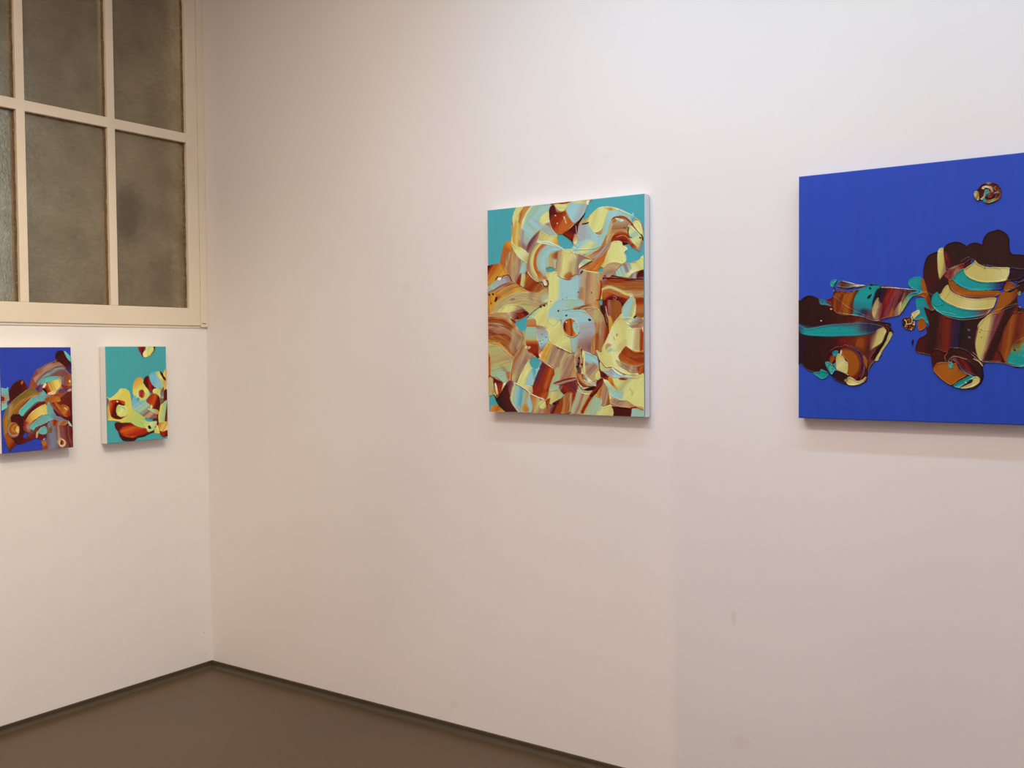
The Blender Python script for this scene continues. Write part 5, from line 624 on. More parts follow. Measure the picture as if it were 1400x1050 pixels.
SMALL_TEAL_STROKES = [
    ('57.1 49.8 63.7 40.9 71.8 35.1 75 34.8 81.3 41.7 83.9 60.5 83.7 93 82.7 125.3 73.9 122.9 68.5 118.6 64.5 118.9 65.7 106.9 66 95.5 52.3 83 51.8 71.6 59 66.7 66.1 65.6', 'L 56.8 60.5 82.9 93.0', 'P g M N', dict(k=0.1, h=0.8)),
    ('9.8 101.6 14.9 100.5 22.3 101.9 31.3 102.7 43.3 108.3 58.7 112.7 64.8 117.1 56.9 120.1 47.5 123.7 41.3 123.8 36.7 127.1 27.6 127.2 20.2 125.4 15.9 120.5 14.6 115.2 10.3 108.2', 'L 11.9 105.4 35.1 128.4', '0 M .25 M .45 R .75 O .9 R 1 K', dict(k=0.15)),
    ('16.1 111.7 22.2 106.4 32.7 107.3 44.8 111.4 58.6 114.2 50.7 119.5 41.4 120.8 27.8 120.2 19 116.4', 'L 20.7 106.2 24.8 119.9', 'R O R', dict(s=2, k=0.15, h=-1)),
    ('15.3 116 20.4 119.5 30.8 122.7 39.8 122.9 35.2 127.7 24.6 127.3 18.8 124.5', None, 'M K'),
    ('-1.1 67.7 4 68.1 10 64 14.5 59.9 17.5 56.3 22 55.8 28 57.7 31.6 63.9 32.2 69.9 34.9 80.6 40.9 85.5 51.5 91.6 59.1 97.6 63.7 102.5 63.5 110.1 58.7 112.7 47.8 110.9 38.7 107.9 31.3 102.7 23.8 102.1 17.9 101.5 13.5 99.7 1.1 97.9 -1.8 96.9', 'L -0.4 70.7 51.0 109.0', '0 y .2 Y .5 Y .7 g 1 g', dict(k=0.04)),
    ('-0.7 69.2 2.5 71.6 2.3 92.9 -1 95.5', 'L -0.9 78.0 2.6 79.7', 'P N A', dict(k=0.2)),
    ('2.5 71.6 6.9 70.5 12.7 71.2 21.6 72.9 23.8 75.3 22.2 78.9 15.5 77 13.3 79 11.7 84.1 13 90.8 18.1 94.2 24.1 92.4 27.1 91.9 21 95.1 16.5 97 9.9 95.7 4.9 91.6 2.9 82.7', 'L 2.2 82.6 13.8 86.4', '0 O .3 R .6 M 1 M', dict(k=0.15, h=1.3)),
    ('3.2 71.7 9.1 70.5 15.7 70.9 22.3 73.4 23.4 76 20.7 77 16.3 74.4 11.2 74.4 6.8 74.9', 'L 3.2 71.7 23.4 75.3', 'O R R O', dict(k=0.15, h=1.3)),
    ('13.1 72.7 13.6 73.1', 'N 3 3', 'W W', dict(w=1.83, s=0.4, k=0.02, h=0.6)),
    ('13.3 79 19.9 78.8 25.8 81.4 27.9 87.5 25.5 92.6 18.1 93.4 13.7 90.1 12.4 84.1', 'L 13.3 79.0 27.0 93.4', 'g y g', dict(k=0.06)),
    ('18.4 79.4 22.9 81.2 24.3 84.3 20.6 82.5', None, 'G G', dict(s=1)),
    ('34.4 60.7 35.4 51.7 38.7 44.3 43.4 41.5 48 42.5 52.4 49.6 56.8 58.9 58.9 68.2 56.5 72.6 50.9 76.8 44.7 77.1 38 71.4 35.8 66.8', 'L 38.6 48.1 53.3 73.9', '0 A .3 Y .6 y 1 g', dict(k=0.05, h=1.2)),
    ('42.8 63.4 43.6 59.7 48.3 58.5 50.9 62.4 50.4 67.7 47.2 69.8 43.4 67.2', 'L 42.8 63.4 50.4 64.7', 'P R O', dict(k=0.2, h=1.3)),
    ('49.4 47.9 51.9 41.9 57.4 39.9 58.8 45.3 61.8 52.3 67.1 57.2 63 62.4 60.6 63.4 56.1 58.9 51.6 52.6', 'L 50.8 51.0 63.4 50.1', 'K M R M', dict(k=0.12, h=1.2)),
    ('58.2 39.1 62.3 35.5 67.8 34.2 73.4 35.2 77.9 46.2 80.2 51 77.6 56.3 71.9 58.3 67.1 57.2 61.8 51.6 58.8 45.3', 'L 58.8 45.3 77.8 47.7', 'B B b G', dict(k=0.05, h=1.2)),
    ('67.8 36.5 71 34.3 74.2 35.2 77.9 44.6 81 49.5 80.1 54.1 74.7 46 70 41.2', 'L 68.5 38.0 80.2 47.9', 'Y y A', dict(k=0.05)),
    ('73 35.1 75 34.4 78.9 40 82 44.8 81.1 47.1 76.4 42.3', None, 'K M'),
    ('78.1 38.5 81.6 30.8 83.6 32.4 83.1 60.4 79.1 60.2 80.2 51 81.6 44.8', 'L 77.9 46.2 83.5 46.5', 'y Y A y', dict(k=0.1)),
    ('62.2 62.3 64.8 57.9 72.7 59.1 73.3 66 72.3 71.4 66.8 67.2', 'L 63.1 60.8 73.2 69.1', 'y g y', dict(k=0.08)),
    ('74.2 61.5 78.4 56.3 79 61.8 79.5 70.3 75.5 71.6 73.2 67.6', 'L 75.9 56.9 76.3 70.9', 'R P b', dict(k=0.2)),
    ('79 61 83.1 60.4 83.1 73.6 78.2 74.1', None, 'M M'),
    ('33.4 71.5 36.5 67.2 38.1 65.8 41 72.7 53.3 72.8 57.9 76.2 59.3 82.4 67.1 86 70.9 89.3 70 93.9 69.1 98.4 65.8 101.2 58.8 99.8 51.1 96.9 44.3 91.8 37.5 86.8 33.1 82', 'L 38.0 70.3 55.7 98.8', '0 B .3 b .55 G .75 P .9 N 1 P', dict(k=0.08)),
    ('34.2 70 37.3 65.7 40.3 70.4 37.7 79.3 33.2 77.5', None, 'B B', dict(s=2, a=0.8, h=-1)),
    ('39.5 70.4 41.8 69 44.1 71.4 41 73.5', None, 't t', dict(s=1)),
    ('52.5 73.5 58.2 67 63.8 64.3 70.8 67.8 72.6 74.1 73.1 83.4 71 88.6 63.9 85.7 57.8 79.2', 'L 53.3 72.8 72.0 80.2', '0 P .2 R .4 O .6 R .8 M 1 M', dict(k=0.15, h=1.3)),
    ('58.1 84.5 59.8 79.7 61.3 81.7 60.8 85.5', None, 'y y'),
    ('54.5 85 60 85.5 67.1 86.7 70.9 90.1 69.2 93.8 62.2 91', 'L 54.5 85.0 70.1 92.3', 'y G A', dict(k=0.1)),
    ('51 98.4 55.7 98 61.9 100.1 63.4 102.5 57.1 103.1 52.5 100.8', None, 'T T', dict(h=0)),
    ('61.9 99.3 67.5 98.2 68.2 102.1 63.4 102.9', None, 'K P'),
    ('44 100.8 52.5 103.1 61.8 103.1 67.4 102.8 66.4 107.3 65.5 113.3 61.4 116 55.2 116.9 52.2 112.1', 'L 47.8 102.7 64.6 114.8', 'g y G', dict(s=1, k=0.06)),
    ('54.6 109.3 57 108 59.2 111.2 58.8 112.7 56.1 112.5', None, 'K K', dict(s=0.5, h=1.4)),
    ('65.6 110.3 64.2 114.7 58.3 118 50.3 122.5', 'N 3 3', 'K K', dict(w=1.37, s=0.4, k=0.02, h=0.6)),
    ('68 95.2 70.9 90.9 72.8 81.8 76.9 78.2 83.4 76.4 83.3 105.7 74.4 105.7 71.3 104.7 68.1 105.9', 'L 68.3 96.8 83.5 98.8', '0 M .08 y .3 Y .5 G .7 g .85 M 1 P', dict(k=0.06)),
    ('69.1 96.1 70 106.1 68.7 110.6 67.7 105.9', None, 'M M'),
    ('63.4 116.2 66.3 110.4 68.8 109.1 70.9 116.9 71.6 120 66 120.2', None, 'Y y'),
    ('68.8 108.3 73.7 104.9 82.5 104.9 83.1 111.9 82.1 116.4 75.6 118.1 70.9 115.4', 'L 68.8 106.0 82.2 114.9', '0 R .3 A .6 Y .8 A 1 W', dict(k=0.1, h=1.4)),
    ('71.7 117 75.6 118.5 82.1 116.4 83.1 122.7 82.7 125.3 75.4 125.4 72.3 121.6', 'L 71.7 117.7 82.7 122.6', 'M R M', dict(k=0.1)),
    ('43 -1.1 45.4 -4.1 66.6 -3.8 67.2 2.4 65.5 7 61.4 11.6 55.8 14.5 50.3 14.4 48.1 11.2 44.4 5', 'L 43.7 2.7 66.3 5.5', '0 R .3 M .5 y .7 Y .85 A 1 K', dict(k=0.15, h=1.3)),
    ('49.6 11.3 50.5 7.5 53.7 4.5 55.2 9.1 54.2 14.5 51.1 14.4', None, 'y W'),
    ('55.2 7.6 57 0.7 64.1 0 64.7 5.5 60.6 10 56.7 11.5', 'L 56.1 2.2 63.9 7.0', 'g y Y', dict(h=1.4)),
]

# ------------------------------------------------------------------ helpers
scn = bpy.context.scene
COL = scn.collection
RX, LX = 'right', 'left'
UP = 0.018                                   # floor lies at z = 0

def link(o, parent=None):
    COL.objects.link(o)
    if parent: o.parent = parent
    return o

def empty(name, loc, label=None, cat=None, kind=None, rotz=0, group=None):
    o = bpy.data.objects.new(name, None); link(o); o.location = loc; o.rotation_euler = (0, 0, rotz)
    o.empty_display_size = .1
    if label: o['label'] = label
    if cat: o['category'] = cat
    if kind: o['kind'] = kind
    if group: o['group'] = group
    return o

def mesh_obj(name, bm, mats, parent=None, smooth=False, kind=None):
    bmesh.ops.recalc_face_normals(bm, faces=bm.faces)
    me = bpy.data.meshes.new(name); bm.to_mesh(me); bm.free()
    for m in (mats if isinstance(mats, (list, tuple)) else [mats]): me.materials.append(m)
    if smooth: me.shade_smooth()
    o = bpy.data.objects.new(name, me); link(o, parent)
    if kind: o['kind'] = kind
    return o

def add_box(bm, x0, x1, y0, y1, z0, z1, bev=0, mat=0, seg=2):
    r = bmesh.ops.create_cube(bm, size=1)
    vs = r['verts']
    for v in vs:
        v.co = Vector(((x0+x1)/2+v.co.x*(x1-x0), (y0+y1)/2+v.co.y*(y1-y0), (z0+z1)/2+v.co.z*(z1-z0)))
    fs = set(f for v in vs for f in v.link_faces)
    if bev:
        es = list(set(e for v in vs for e in v.link_edges))
        r2 = bmesh.ops.bevel(bm, geom=es, offset=bev, segments=seg, affect='EDGES', profile=.5)
        fs |= set(r2['faces'])
    for f in fs:
        if f.is_valid: f.material_index = mat

def srgb(c):
    c = np.asarray(c, float)
    return np.where(c <= .04045, c/12.92, ((c+.055)/1.055)**2.4)
def albedo(c, balance):
    """pigment reflectance: the sRGB swatch less surface sheen, corrected for the colour of the gallery light"""
    return np.clip((srgb(c)-.006)*np.array(balance), .003, .9)
def rgb(r, g, b): return tuple(float(v) for v in srgb(np.array([r, g, b])/255.))+(1,)

class NT:
    def __init__(s, name):
        s.m = bpy.data.materials.new(name); s.m.use_nodes = True; s.t = s.m.node_tree
        s.b = s.t.nodes['Principled BSDF']; s.out = s.t.nodes['Material Output']
    def n(s, typ, **kw):
        x = s.t.nodes.new(typ)
        for k, v in kw.items():
            if k in x.inputs: x.inputs[k].default_value = v
            else: setattr(x, k, v)
        return x
    def l(s, a, b): s.t.links.new(a, b)
    def set(s, **kw):
        for k, v in kw.items(): s.b.inputs[k.replace('_', ' ')].default_value = v
        return s
    def coord(s, scale=(1, 1, 1)):
        tc = s.n('ShaderNodeTexCoord'); mp = s.n('ShaderNodeMapping'); mp.inputs['Scale'].default_value = scale
        s.l(tc.outputs['Object'], mp.inputs['Vector']); return mp.outputs['Vector']
    def noise(s, vec, scale, detail=4, rough=.5):
        x = s.n('ShaderNodeTexNoise'); x.inputs['Scale'].default_value = scale; x.inputs['Detail'].default_value = detail
        x.inputs['Roughness'].default_value = rough; s.l(vec, x.inputs['Vector']); return x.outputs['Fac']
    def ramp(s, fac, stops):
        x = s.n('ShaderNodeValToRGB'); e = x.color_ramp.elements
        e[0].position, e[0].color = stops[0]; e[1].position, e[1].color = stops[-1]
        for p, c in stops[1:-1]:
            q = e.new(p); q.color = c
        s.l(fac, x.inputs['Fac']); return x.outputs['Color']
    def bump(s, h, strength, dist, prev=None):
        x = s.n('ShaderNodeBump'); x.inputs['Strength'].default_value = strength; x.inputs['Distance'].default_value = dist
        s.l(h, x.inputs['Height'])
        if prev: s.l(prev, x.inputs['Normal'])
        return x.outputs['Normal']

# ------------------------------------------------------------------ materials
def wall_mat(name, base, marks=()):
    """matt emulsion on plaster: roller texture, faint uneven tone, a few small scuffs"""
    q = NT(name); v = q.coord()
    big = q.noise(v, 1.3, 3); fine = q.noise(v, 220, 3); mid = q.noise(v, 18, 5)
    c0 = tuple(base[i]*.975 for i in range(3))+(1,); c1 = tuple(min(1, base[i]*1.02) for i in range(3))+(1,)
    col = q.ramp(big, [(.3, c0), (.7, c1)])
    # scattered tiny scuffs
    sp = q.noise(v, 34, 6, .7)
    spm = q.ramp(sp, [(.74, (0, 0, 0, 1)), (.80, (1, 1, 1, 1))])
    mx = q.n('ShaderNodeMixRGB'); mx.blend_type = 'MULTIPLY'; mx.inputs['Color2'].default_value = (.8, .74, .68, 1)
    fac = q.n('ShaderNodeMath'); fac.operation = 'MULTIPLY'; fac.inputs[1].default_value = .45
    q.l(spm, fac.inputs[0]); q.l(fac.outputs[0], mx.inputs['Fac']); q.l(col, mx.inputs['Color1'])
    cur = mx.outputs['Color']
    tc = q.n('ShaderNodeTexCoord')
    for (mx_, my_, mz_, sx, sz, cc, st) in marks:      # individual smudges
        sub = q.n('ShaderNodeVectorMath'); sub.operation = 'SUBTRACT'; sub.inputs[1].default_value = (mx_, my_, mz_)
        q.l(tc.outputs['Object'], sub.inputs[0])
        mul = q.n('ShaderNodeVectorMath'); mul.operation = 'MULTIPLY'; mul.inputs[1].default_value = (1/sx, 1/sx, 1/sz)
        q.l(sub.outputs[0], mul.inputs[0])
        ln = q.n('ShaderNodeVectorMath'); ln.operation = 'LENGTH'; q.l(mul.outputs[0], ln.inputs[0])
        ad = q.n('ShaderNodeMath'); ad.operation = 'ADD'; q.l(ln.outputs['Value'], ad.inputs[0])
        nm = q.n('ShaderNodeMath'); nm.operation = 'MULTIPLY'; nm.inputs[1].default_value = .9; q.l(mid, nm.inputs[0]); q.l(nm.outputs[0], ad.inputs[1])
        mk = q.ramp(ad.outputs[0], [(.45, (st, st, st, 1)), (1.0, (0, 0, 0, 1))])
        m2 = q.n('ShaderNodeMixRGB'); m2.blend_type = 'MULTIPLY'; m2.inputs['Color2'].default_value = cc
        q.l(mk, m2.inputs['Fac']); q.l(cur, m2.inputs['Color1']); cur = m2.outputs['Color']
    q.l(cur, q.b.inputs['Base Color'])
    n1 = q.bump(fine, .12, .0006); n2 = q.bump(mid, .1, .002, n1); n3 = q.bump(big, .25, .01, n2)
    q.l(n3, q.b.inputs['Normal']); q.set(Roughness=.62); q.b.inputs['Specular IOR Level'].default_value = .3
    return q.m

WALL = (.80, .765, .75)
M_wall_back = wall_mat('wall_paint_right', WALL, [
    (2.43, 0, .57, .02, .045, (.82, .74, .72, 1), .55), (1.15, 0, 1.62, .06, .05, (.9, .85, .76, 1), .5),
    (2.0, 0, 2.0, .03, .02, (.9, .84, .8, 1), .4), (1.35, 0, .10, .05, .03, (.85, .8, .72, 1), .4),
    (2.45, 0, .20, .06, .05, (.85, .8, .76, 1), .4)])
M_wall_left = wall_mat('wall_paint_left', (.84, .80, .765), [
    (0, -.04, .16, .006, .006, (.45, .4, .36, 1), .8), (0, -.05, .07, .005, .004, (.45, .4, .36, 1), .8),
    (0, -.03, .06, .008, .004, (.45, .4, .36, 1), .7), (0, -.6, .18, .008, .006, (.6, .52, .46, 1), .6),
    (0, -.42, .21, .004, .006, (.6, .5, .48, 1), .6), (0, -.74, .2, .012, .006, (.7, .62, .6, 1), .5)])
M_plain = wall_mat('wall_paint_plain', WALL)
q = NT('ceiling_paint'); q.set(Base_Color=(.82, .81, .80, 1), Roughness=.8); M_ceil = q.m

q = NT('sealed_floor'); v = q.coord()
f1 = q.noise(v, 2.2, 5); f2 = q.noise(v, 60, 4); f3 = q.noise(v, 300, 2)
q.l(q.ramp(f1, [(.3, (.090, .053, .026, 1)), (.7, (.105, .063, .031, 1))]), q.b.inputs['Base Color'])
rr = q.n('ShaderNodeMapRange'); rr.inputs['To Min'].default_value = .3; rr.inputs['To Max'].default_value = .42
q.l(f1, rr.inputs['Value']); q.l(rr.outputs[0], q.b.inputs['Roughness'])
q.l(q.bump(f3, .05, .0004, q.bump(f2, .05, .001)), q.b.inputs['Normal']); q.b.inputs['Specular IOR Level'].default_value = .35
M_floor = q.m
q = NT('skirting_paint'); v = q.coord(); f1 = q.noise(v, 30, 4)
q.l(q.ramp(f1, [(.3, (.058, .042, .024, 1)), (.7, (.070, .052, .030, 1))]), q.b.inputs['Base Color']); q.set(Roughness=.45); M_skirt = q.m
q = NT('window_frame_paint'); v = q.coord(); f1 = q.noise(v, 25, 5); f2 = q.noise(v, 6, 3)
q.l(q.ramp(f2, [(.3, (.76, .66, .52, 1)), (.7, (.80, .70, .56, 1))]), q.b.inputs['Base Color']); q.l(q.bump(f1, .15, .002), q.b.inputs['Normal'])
q.set(Roughness=.4); M_frame = q.m
q = NT('old_putty'); v = q.coord(); f1 = q.noise(v, 90, 5, .7)
q.l(q.ramp(f1, [(.35, (.10, .065, .028, 1)), (.6, (.24, .165, .075, 1)), (.72, (.6, .5, .33, 1))]), q.b.inputs['Base Color'])
q.l(q.bump(f1, .6, .003), q.b.inputs['Normal']); q.set(Roughness=.6); M_putty = q.m

# obscure glass: real transmission, wavy hammered surface
q = NT('obscure_glass'); v = q.coord((1, 1, 1)); v2 = q.coord((1, 1, 2.4))
g1 = q.noise(v2, 26, 4, .6); g2 = q.noise(v, 110, 3); g3 = q.noise(v, 7, 3)
q.l(q.bump(g2, .4, .0015, q.bump(g1, .7, .006, q.bump(g3, .6, .015))), q.b.inputs['Normal'])
g4 = q.noise(q.coord((1, 1, 2.2)), 44, 5, .6)
gm_ = q.n('ShaderNodeMixRGB'); gm_.blend_type = 'MULTIPLY'; gm_.inputs['Fac'].default_value = 1
q.l(q.ramp(g3, [(.3, (.66, .56, .41, 1)), (.7, (.88, .77, .60, 1))]), gm_.inputs['Color1'])
q.l(q.ramp(g4, [(.32, (.84, .84, .84, 1)), (.66, (1, 1, 1, 1))]), gm_.inputs['Color2']); q.l(gm_.outputs['Color'], q.b.inputs['Base Color'])
q.set(Roughness=.20, Transmission_Weight=.88, IOR=1.45); M_glass = q.m

q = NT('rear_room_paint'); q.set(Base_Color=(.42, .37, .27, 1), Roughness=.8); M_rear = q.m
q = NT('rear_dark_cloth'); q.set(Base_Color=(.06, .032, .012, 1), Roughness=.6); M_dark = q.m

def ground_mat(name, c, streak=.04):
    """flat acrylic ground brushed vertically over canvas weave"""
    q = NT(name); v = q.coord((60, 60, 2.5)); w = q.coord()
    a = q.noise(v, 1.0, 4, .6); fine = q.noise(w, 700, 2)
    c0 = tuple(x*(1-streak) for x in c[:3])+(1,); c1 = tuple(min(1, x*(1+streak)) for x in c[:3])+(1,)
    q.l(q.ramp(a, [(.3, c0), (.7, c1)]), q.b.inputs['Base Color'])
    q.l(q.bump(fine, .15, .0004, q.bump(a, .15, .0008)), q.b.inputs['Normal']); q.set(Roughness=.55)
    q.b.inputs['Specular IOR Level'].default_value = .3
    return q.m
q = NT('primed_canvas_edge'); v = q.coord(); f1 = q.noise(v, 500, 2); f2 = q.noise(v, 8, 3)
q.l(q.ramp(f2, [(.3, (.80, .78, .78, 1)), (.7, (.86, .84, .84, 1))]), q.b.inputs['Base Color']); q.l(q.bump(f1, .2, .0005), q.b.inputs['Normal']); q.set(Roughness=.75); M_edge = q.m
def pigment_mat(name):
    q = NT(name); a = q.n('ShaderNodeAttribute'); a.attribute_name = 'pigment'
    q.l(a.outputs['Color'], q.b.inputs['Base Color']); v = q.coord(); f = q.noise(v, 260, 3)
    q.l(q.bump(f, .1, .0006), q.b.inputs['Normal']); q.set(Roughness=.24); q.b.inputs['Specular IOR Level'].default_value = .22
    return q.m
M_paint = pigment_mat('thick_acrylic')

# ------------------------------------------------------------------ paintings
def build_painting(name, wall, a0, a1, z0, z1, depth, units, res, ground, pal, strokes, gain, label, group,
                   part_main, part_small, edge=None, relief=.0017):
    """wall 'right': plane y = 0, a along +x.  wall 'left': plane x = 0, a along -y (a0 = far left edge)."""
    W = abs(a1-a0); Hh = z1-z0
    if wall == 'right': root = empty(name, (a0, 0, z0), label, 'painting', group=group)
    else: root = empty(name, (0, -a0, z0), label, 'painting', rotz=math.pi/2, group=group)
    # local frame: x along the canvas, y into the wall (0), -y towards the room, z up
    g = np.array(pal[ground])/255.
    gl = albedo(g, gain)
    gm = ground_mat(name+'_ground', tuple(gl))
    bm = bmesh.new(); d = depth; e = .0025
    # stretched canvas: slightly crowned front, rounded arrises, turned corners
    nx, nz = 12, 14
    vs = {}
    for i in range(nx+1):
        for k in range(nz+1):
            x = W*i/nx; z = Hh*k/nz
            x = min(max(x, e), W-e) if 0 < i < nx else (e if i == 0 else W-e)
            z = min(max(z, e), Hh-e) if 0 < k < nz else (e if k == 0 else Hh-e)
            vs[i, k] = bm.verts.new((x, -d, z))
    for i in range(nx):
        for k in range(nz): bm.faces.new((vs[i, k], vs[i+1, k], vs[i+1, k+1], vs[i, k+1]))
    border = [(i, 0) for i in range(nx)]+[(nx, k) for k in range(nz)]+[(i, nz) for i in range(nx, 0, -1)]+[(0, k) for k in range(nz, 0, -1)]
    prev = [vs[b] for b in border]
    def push(v, off):
        x = v.co.x; z = v.co.z
        nx_ = x-off if x <= e+1e-6 else (x+off if x >= W-e-1e-6 else x)
        nz_ = z-off if z <= e+1e-6 else (z+off if z >= Hh-e-1e-6 else z)
        return nx_, nz_
    base = [(v.co.x, v.co.z) for v in prev]
    rings = [(e*.7, -d+e*.3, 0), (e, -d+e, 0), (e, -d+e+.002, 1), (e, -.006, 1)]
    for off, y, mt in rings:
        cur = []
        for (x, z), v in zip(base, prev):
            xx = x-off if x <= e+1e-6 else (x+off if x >= W-e-1e-6 else x)
            zz = z-off if z <= e+1e-6 else (z+off if z >= Hh-e-1e-6 else z)
            cur.append(bm.verts.new((xx, y, zz)))
        for j in range(len(cur)):
            f = bm.faces.new((prev[j], prev[(j+1) % len(cur)], cur[(j+1) % len(cur)], cur[j])); f.material_index = mt
        prev = cur
    bk = bm.faces.new(prev); bk.material_index = 1
    mesh_obj('canvas', bm, [gm, edge or M_edge], root)
    # wooden stretcher behind the canvas, bearing on the wall
    bm = bmesh.new(); s = .03
    add_box(bm, .004, W-.004, -.007, 0, .004, .004+s); add_box(bm, .004, W-.004, -.007, 0, Hh-s-.004, Hh-.004)
    add_box(bm, .004, .004+s, -.007, 0, .004+s, Hh-.004-s); add_box(bm, W-.004-s, W-.004, -.007, 0, .004+s, Hh-.004-s)
    mesh_obj('stretcher', bm, M_wood, root)
    # paint
    UW, UH = units
    P = Painter(0, 0, UW, UH, res, ground, pal)
    for st in strokes:
        v = [float(t) for t in st[0].split()]
        o = dict(p=[(v[i], v[i+1]) for i in range(0, len(v), 2)], r=st[2])
        if st[1]:
            t = st[1].split(); o['m'] = [t[0]]+[float(x) for x in t[1:]]
        if len(st) > 3: o.update(st[3])
        P.apply(o)
    ny, nx = P.M.shape
    mask = P.M > .5
    # connected patches of paint
    lab = np.zeros((ny, nx), int); todo = []; n = 0
    step = 4; cm = mask[::step, ::step]; cl = np.zeros(cm.shape, int)
    for j in range(cm.shape[0]):
        for i in range(cm.shape[1]):
            if cm[j, i] and not cl[j, i]:
                n += 1; st_ = [(j, i)]; cl[j, i] = n
                while st_:
                    a, b = st_.pop()
                    for da in (-1, 0, 1):
                        for db in (-1, 0, 1):
                            c, e2 = a+da, b+db
                            if 0 <= c < cm.shape[0] and 0 <= e2 < cm.shape[1] and cm[c, e2] and not cl[c, e2]:
                                cl[c, e2] = n; st_.append((c, e2))
    sizes = [(int((cl == k).sum()), k) for k in range(1, n+1)]
    sizes.sort(reverse=True)
    # every cell takes the label of the nearest coarse sample
    jj = np.minimum((np.arange(ny)+step//2)//step, cm.shape[0]-1); ii = np.minimum((np.arange(nx)+step//2)//step, cm.shape[1]-1)
    L = cl[jj][:, ii]
    for _ in range(3):
        for sh in ((1, 0), (-1, 0), (0, 1), (0, -1)):
            r = np.roll(L, sh, (0, 1)); L = np.where((L == 0) & mask, r, L)
    lin = albedo(np.clip(P.C, 0, 1), gain)
    inner = mask.copy()
    inner[1:] &= mask[:-1]; inner[:-1] &= mask[1:]; inner[:, 1:] &= mask[:, :-1]; inner[:, :-1] &= mask[:, 1:]
    hh = np.where(inner, np.clip(P.H, .25, 4), .0)*relief
    if wall == 'left' or True: pass
    X, Y = np.meshgrid(np.linspace(.0008, W-.0008, nx), np.linspace(Hh-.0008, .0008, ny))
    for cnt, k in sizes:
        if cnt < 6: continue
        cellm = mask & (L == k)
        quad = cellm[:-1, :-1] & cellm[1:, :-1] & cellm[:-1, 1:] & cellm[1:, 1:]
        if quad.sum() < 20: continue
        qj, qi = np.nonzero(quad)
        idx = np.full((ny, nx), -1)
        used = np.zeros((ny, nx), bool)
        for a, b in ((0, 0), (1, 0), (0, 1), (1, 1)): used[qj+a, qi+b] = True
        uj, ui = np.nonzero(used); idx[uj, ui] = np.arange(len(uj))
        co = np.stack([X[uj, ui], -depth-.0002-hh[uj, ui], Y[uj, ui]], -1).astype(np.float32)
        faces = np.stack([idx[qj, qi], idx[qj+1, qi], idx[qj+1, qi+1], idx[qj, qi+1]], -1).astype(np.int32)
        nm = part_main if cnt > sum(c for c, _ in sizes)*.12 else part_small
        me = bpy.data.meshes.new(nm)
        me.vertices.add(len(co)); me.vertices.foreach_set('co', co.ravel())
        me.loops.add(faces.size); me.loops.foreach_set('vertex_index', faces.ravel())
        me.polygons.add(len(faces)); me.polygons.foreach_set('loop_start', np.arange(0, faces.size, 4, dtype=np.int32))
        me.update(calc_edges=True)
        me.shade_smooth()
        at = me.color_attributes.new('pigment', 'FLOAT_COLOR', 'POINT')
        c4 = np.concatenate([lin[uj, ui], np.ones((len(uj), 1))], -1).astype(np.float32)
        at.data.foreach_set('color', c4.ravel())
        me.materials.append(M_paint); me.validate()
        o = bpy.data.objects.new(nm, me); link(o, root)
    return root

q = NT('stretcher_wood'); q.set(Base_Color=(.55, .40, .24, 1), Roughness=.7); M_wood = q.m
q = NT('blue_canvas_edge'); q.set(Base_Color=(.03, .04, .28, 1), Roughness=.6); M_blue_edge = q.m
GM, GB, GSB, GST = (1.02, 1.18, 1.18), (1.03, 1.15, 1.15), (1.2, 1.38, 1.6), (1.2, 1.38, 1.6)
build_painting('abstract_painting', 'right', 1.5529, 2.1541, 1.1514+UP, 1.8431+UP, .0392, (214, 290), 3.0, 'T', MIDDLE_PIGMENT, MIDDLE_STROKES, GM,
    'large abstract canvas covered almost fully in swirled cream and rust paint', 'unframed abstract canvases on the white walls',
    'paint_layer', 'paint_dab')
build_painting('abstract_painting', 'right', 2.64, 3.24, 1.1641+UP, 1.8437+UP, .0392, (330, 350), 3.0, 'U', BLUE_PIGMENT, BLUE_STROKES, GB,
    'large blue canvas with maroon and turquoise paint mass, cut by the right photo edge', 'unframed abstract canvases on the white walls',
    'paint_layer', 'paint_dab', edge=M_blue_edge)
build_painting('abstract_painting', 'left', .9353, .6618, 1.0065+UP, 1.3878+UP, .0442, (98, 140), 4.0, 'U', SMALL_BLUE_PIGMENT, SMALL_BLUE_STROKES, GSB,
    'small dark blue canvas with arched brown and turquoise strokes below the window, far left', 'unframed abstract canvases on the white walls',
    'paint_layer', 'paint_dab', relief=.0016)
build_painting('abstract_painting', 'left', .5166, .2393, 1.0087+UP, 1.3902+UP, .0442, (83, 128), 4.5, 'T', SMALL_TEAL_PIGMENT, SMALL_TEAL_STROKES, GST,
    'small turquoise canvas with yellow blobs and red streaks below the window, nearest the corner', 'unframed abstract canvases on the white walls',
    'paint_layer', 'paint_dab', relief=.0016)

# ------------------------------------------------------------------ room
RXMAX, RY, CZ = 6.2, -6.4, 3.3
WT = .18
bm = bmesh.new(); add_box(bm, -WT, RXMAX+WT, RY-WT, WT, -.12, 0); mesh_obj('floor', bm, M_floor, kind='structure')
bm = bmesh.new(); add_box(bm, -WT, RXMAX+WT, RY-WT, WT, CZ, CZ+.12); mesh_obj('ceiling', bm, M_ceil, kind='structure')
bm = bmesh.new(); add_box(bm, -WT, RXMAX+WT, 0, WT, 0, CZ); mesh_obj('wall_right', bm, M_wall_back, kind='structure')
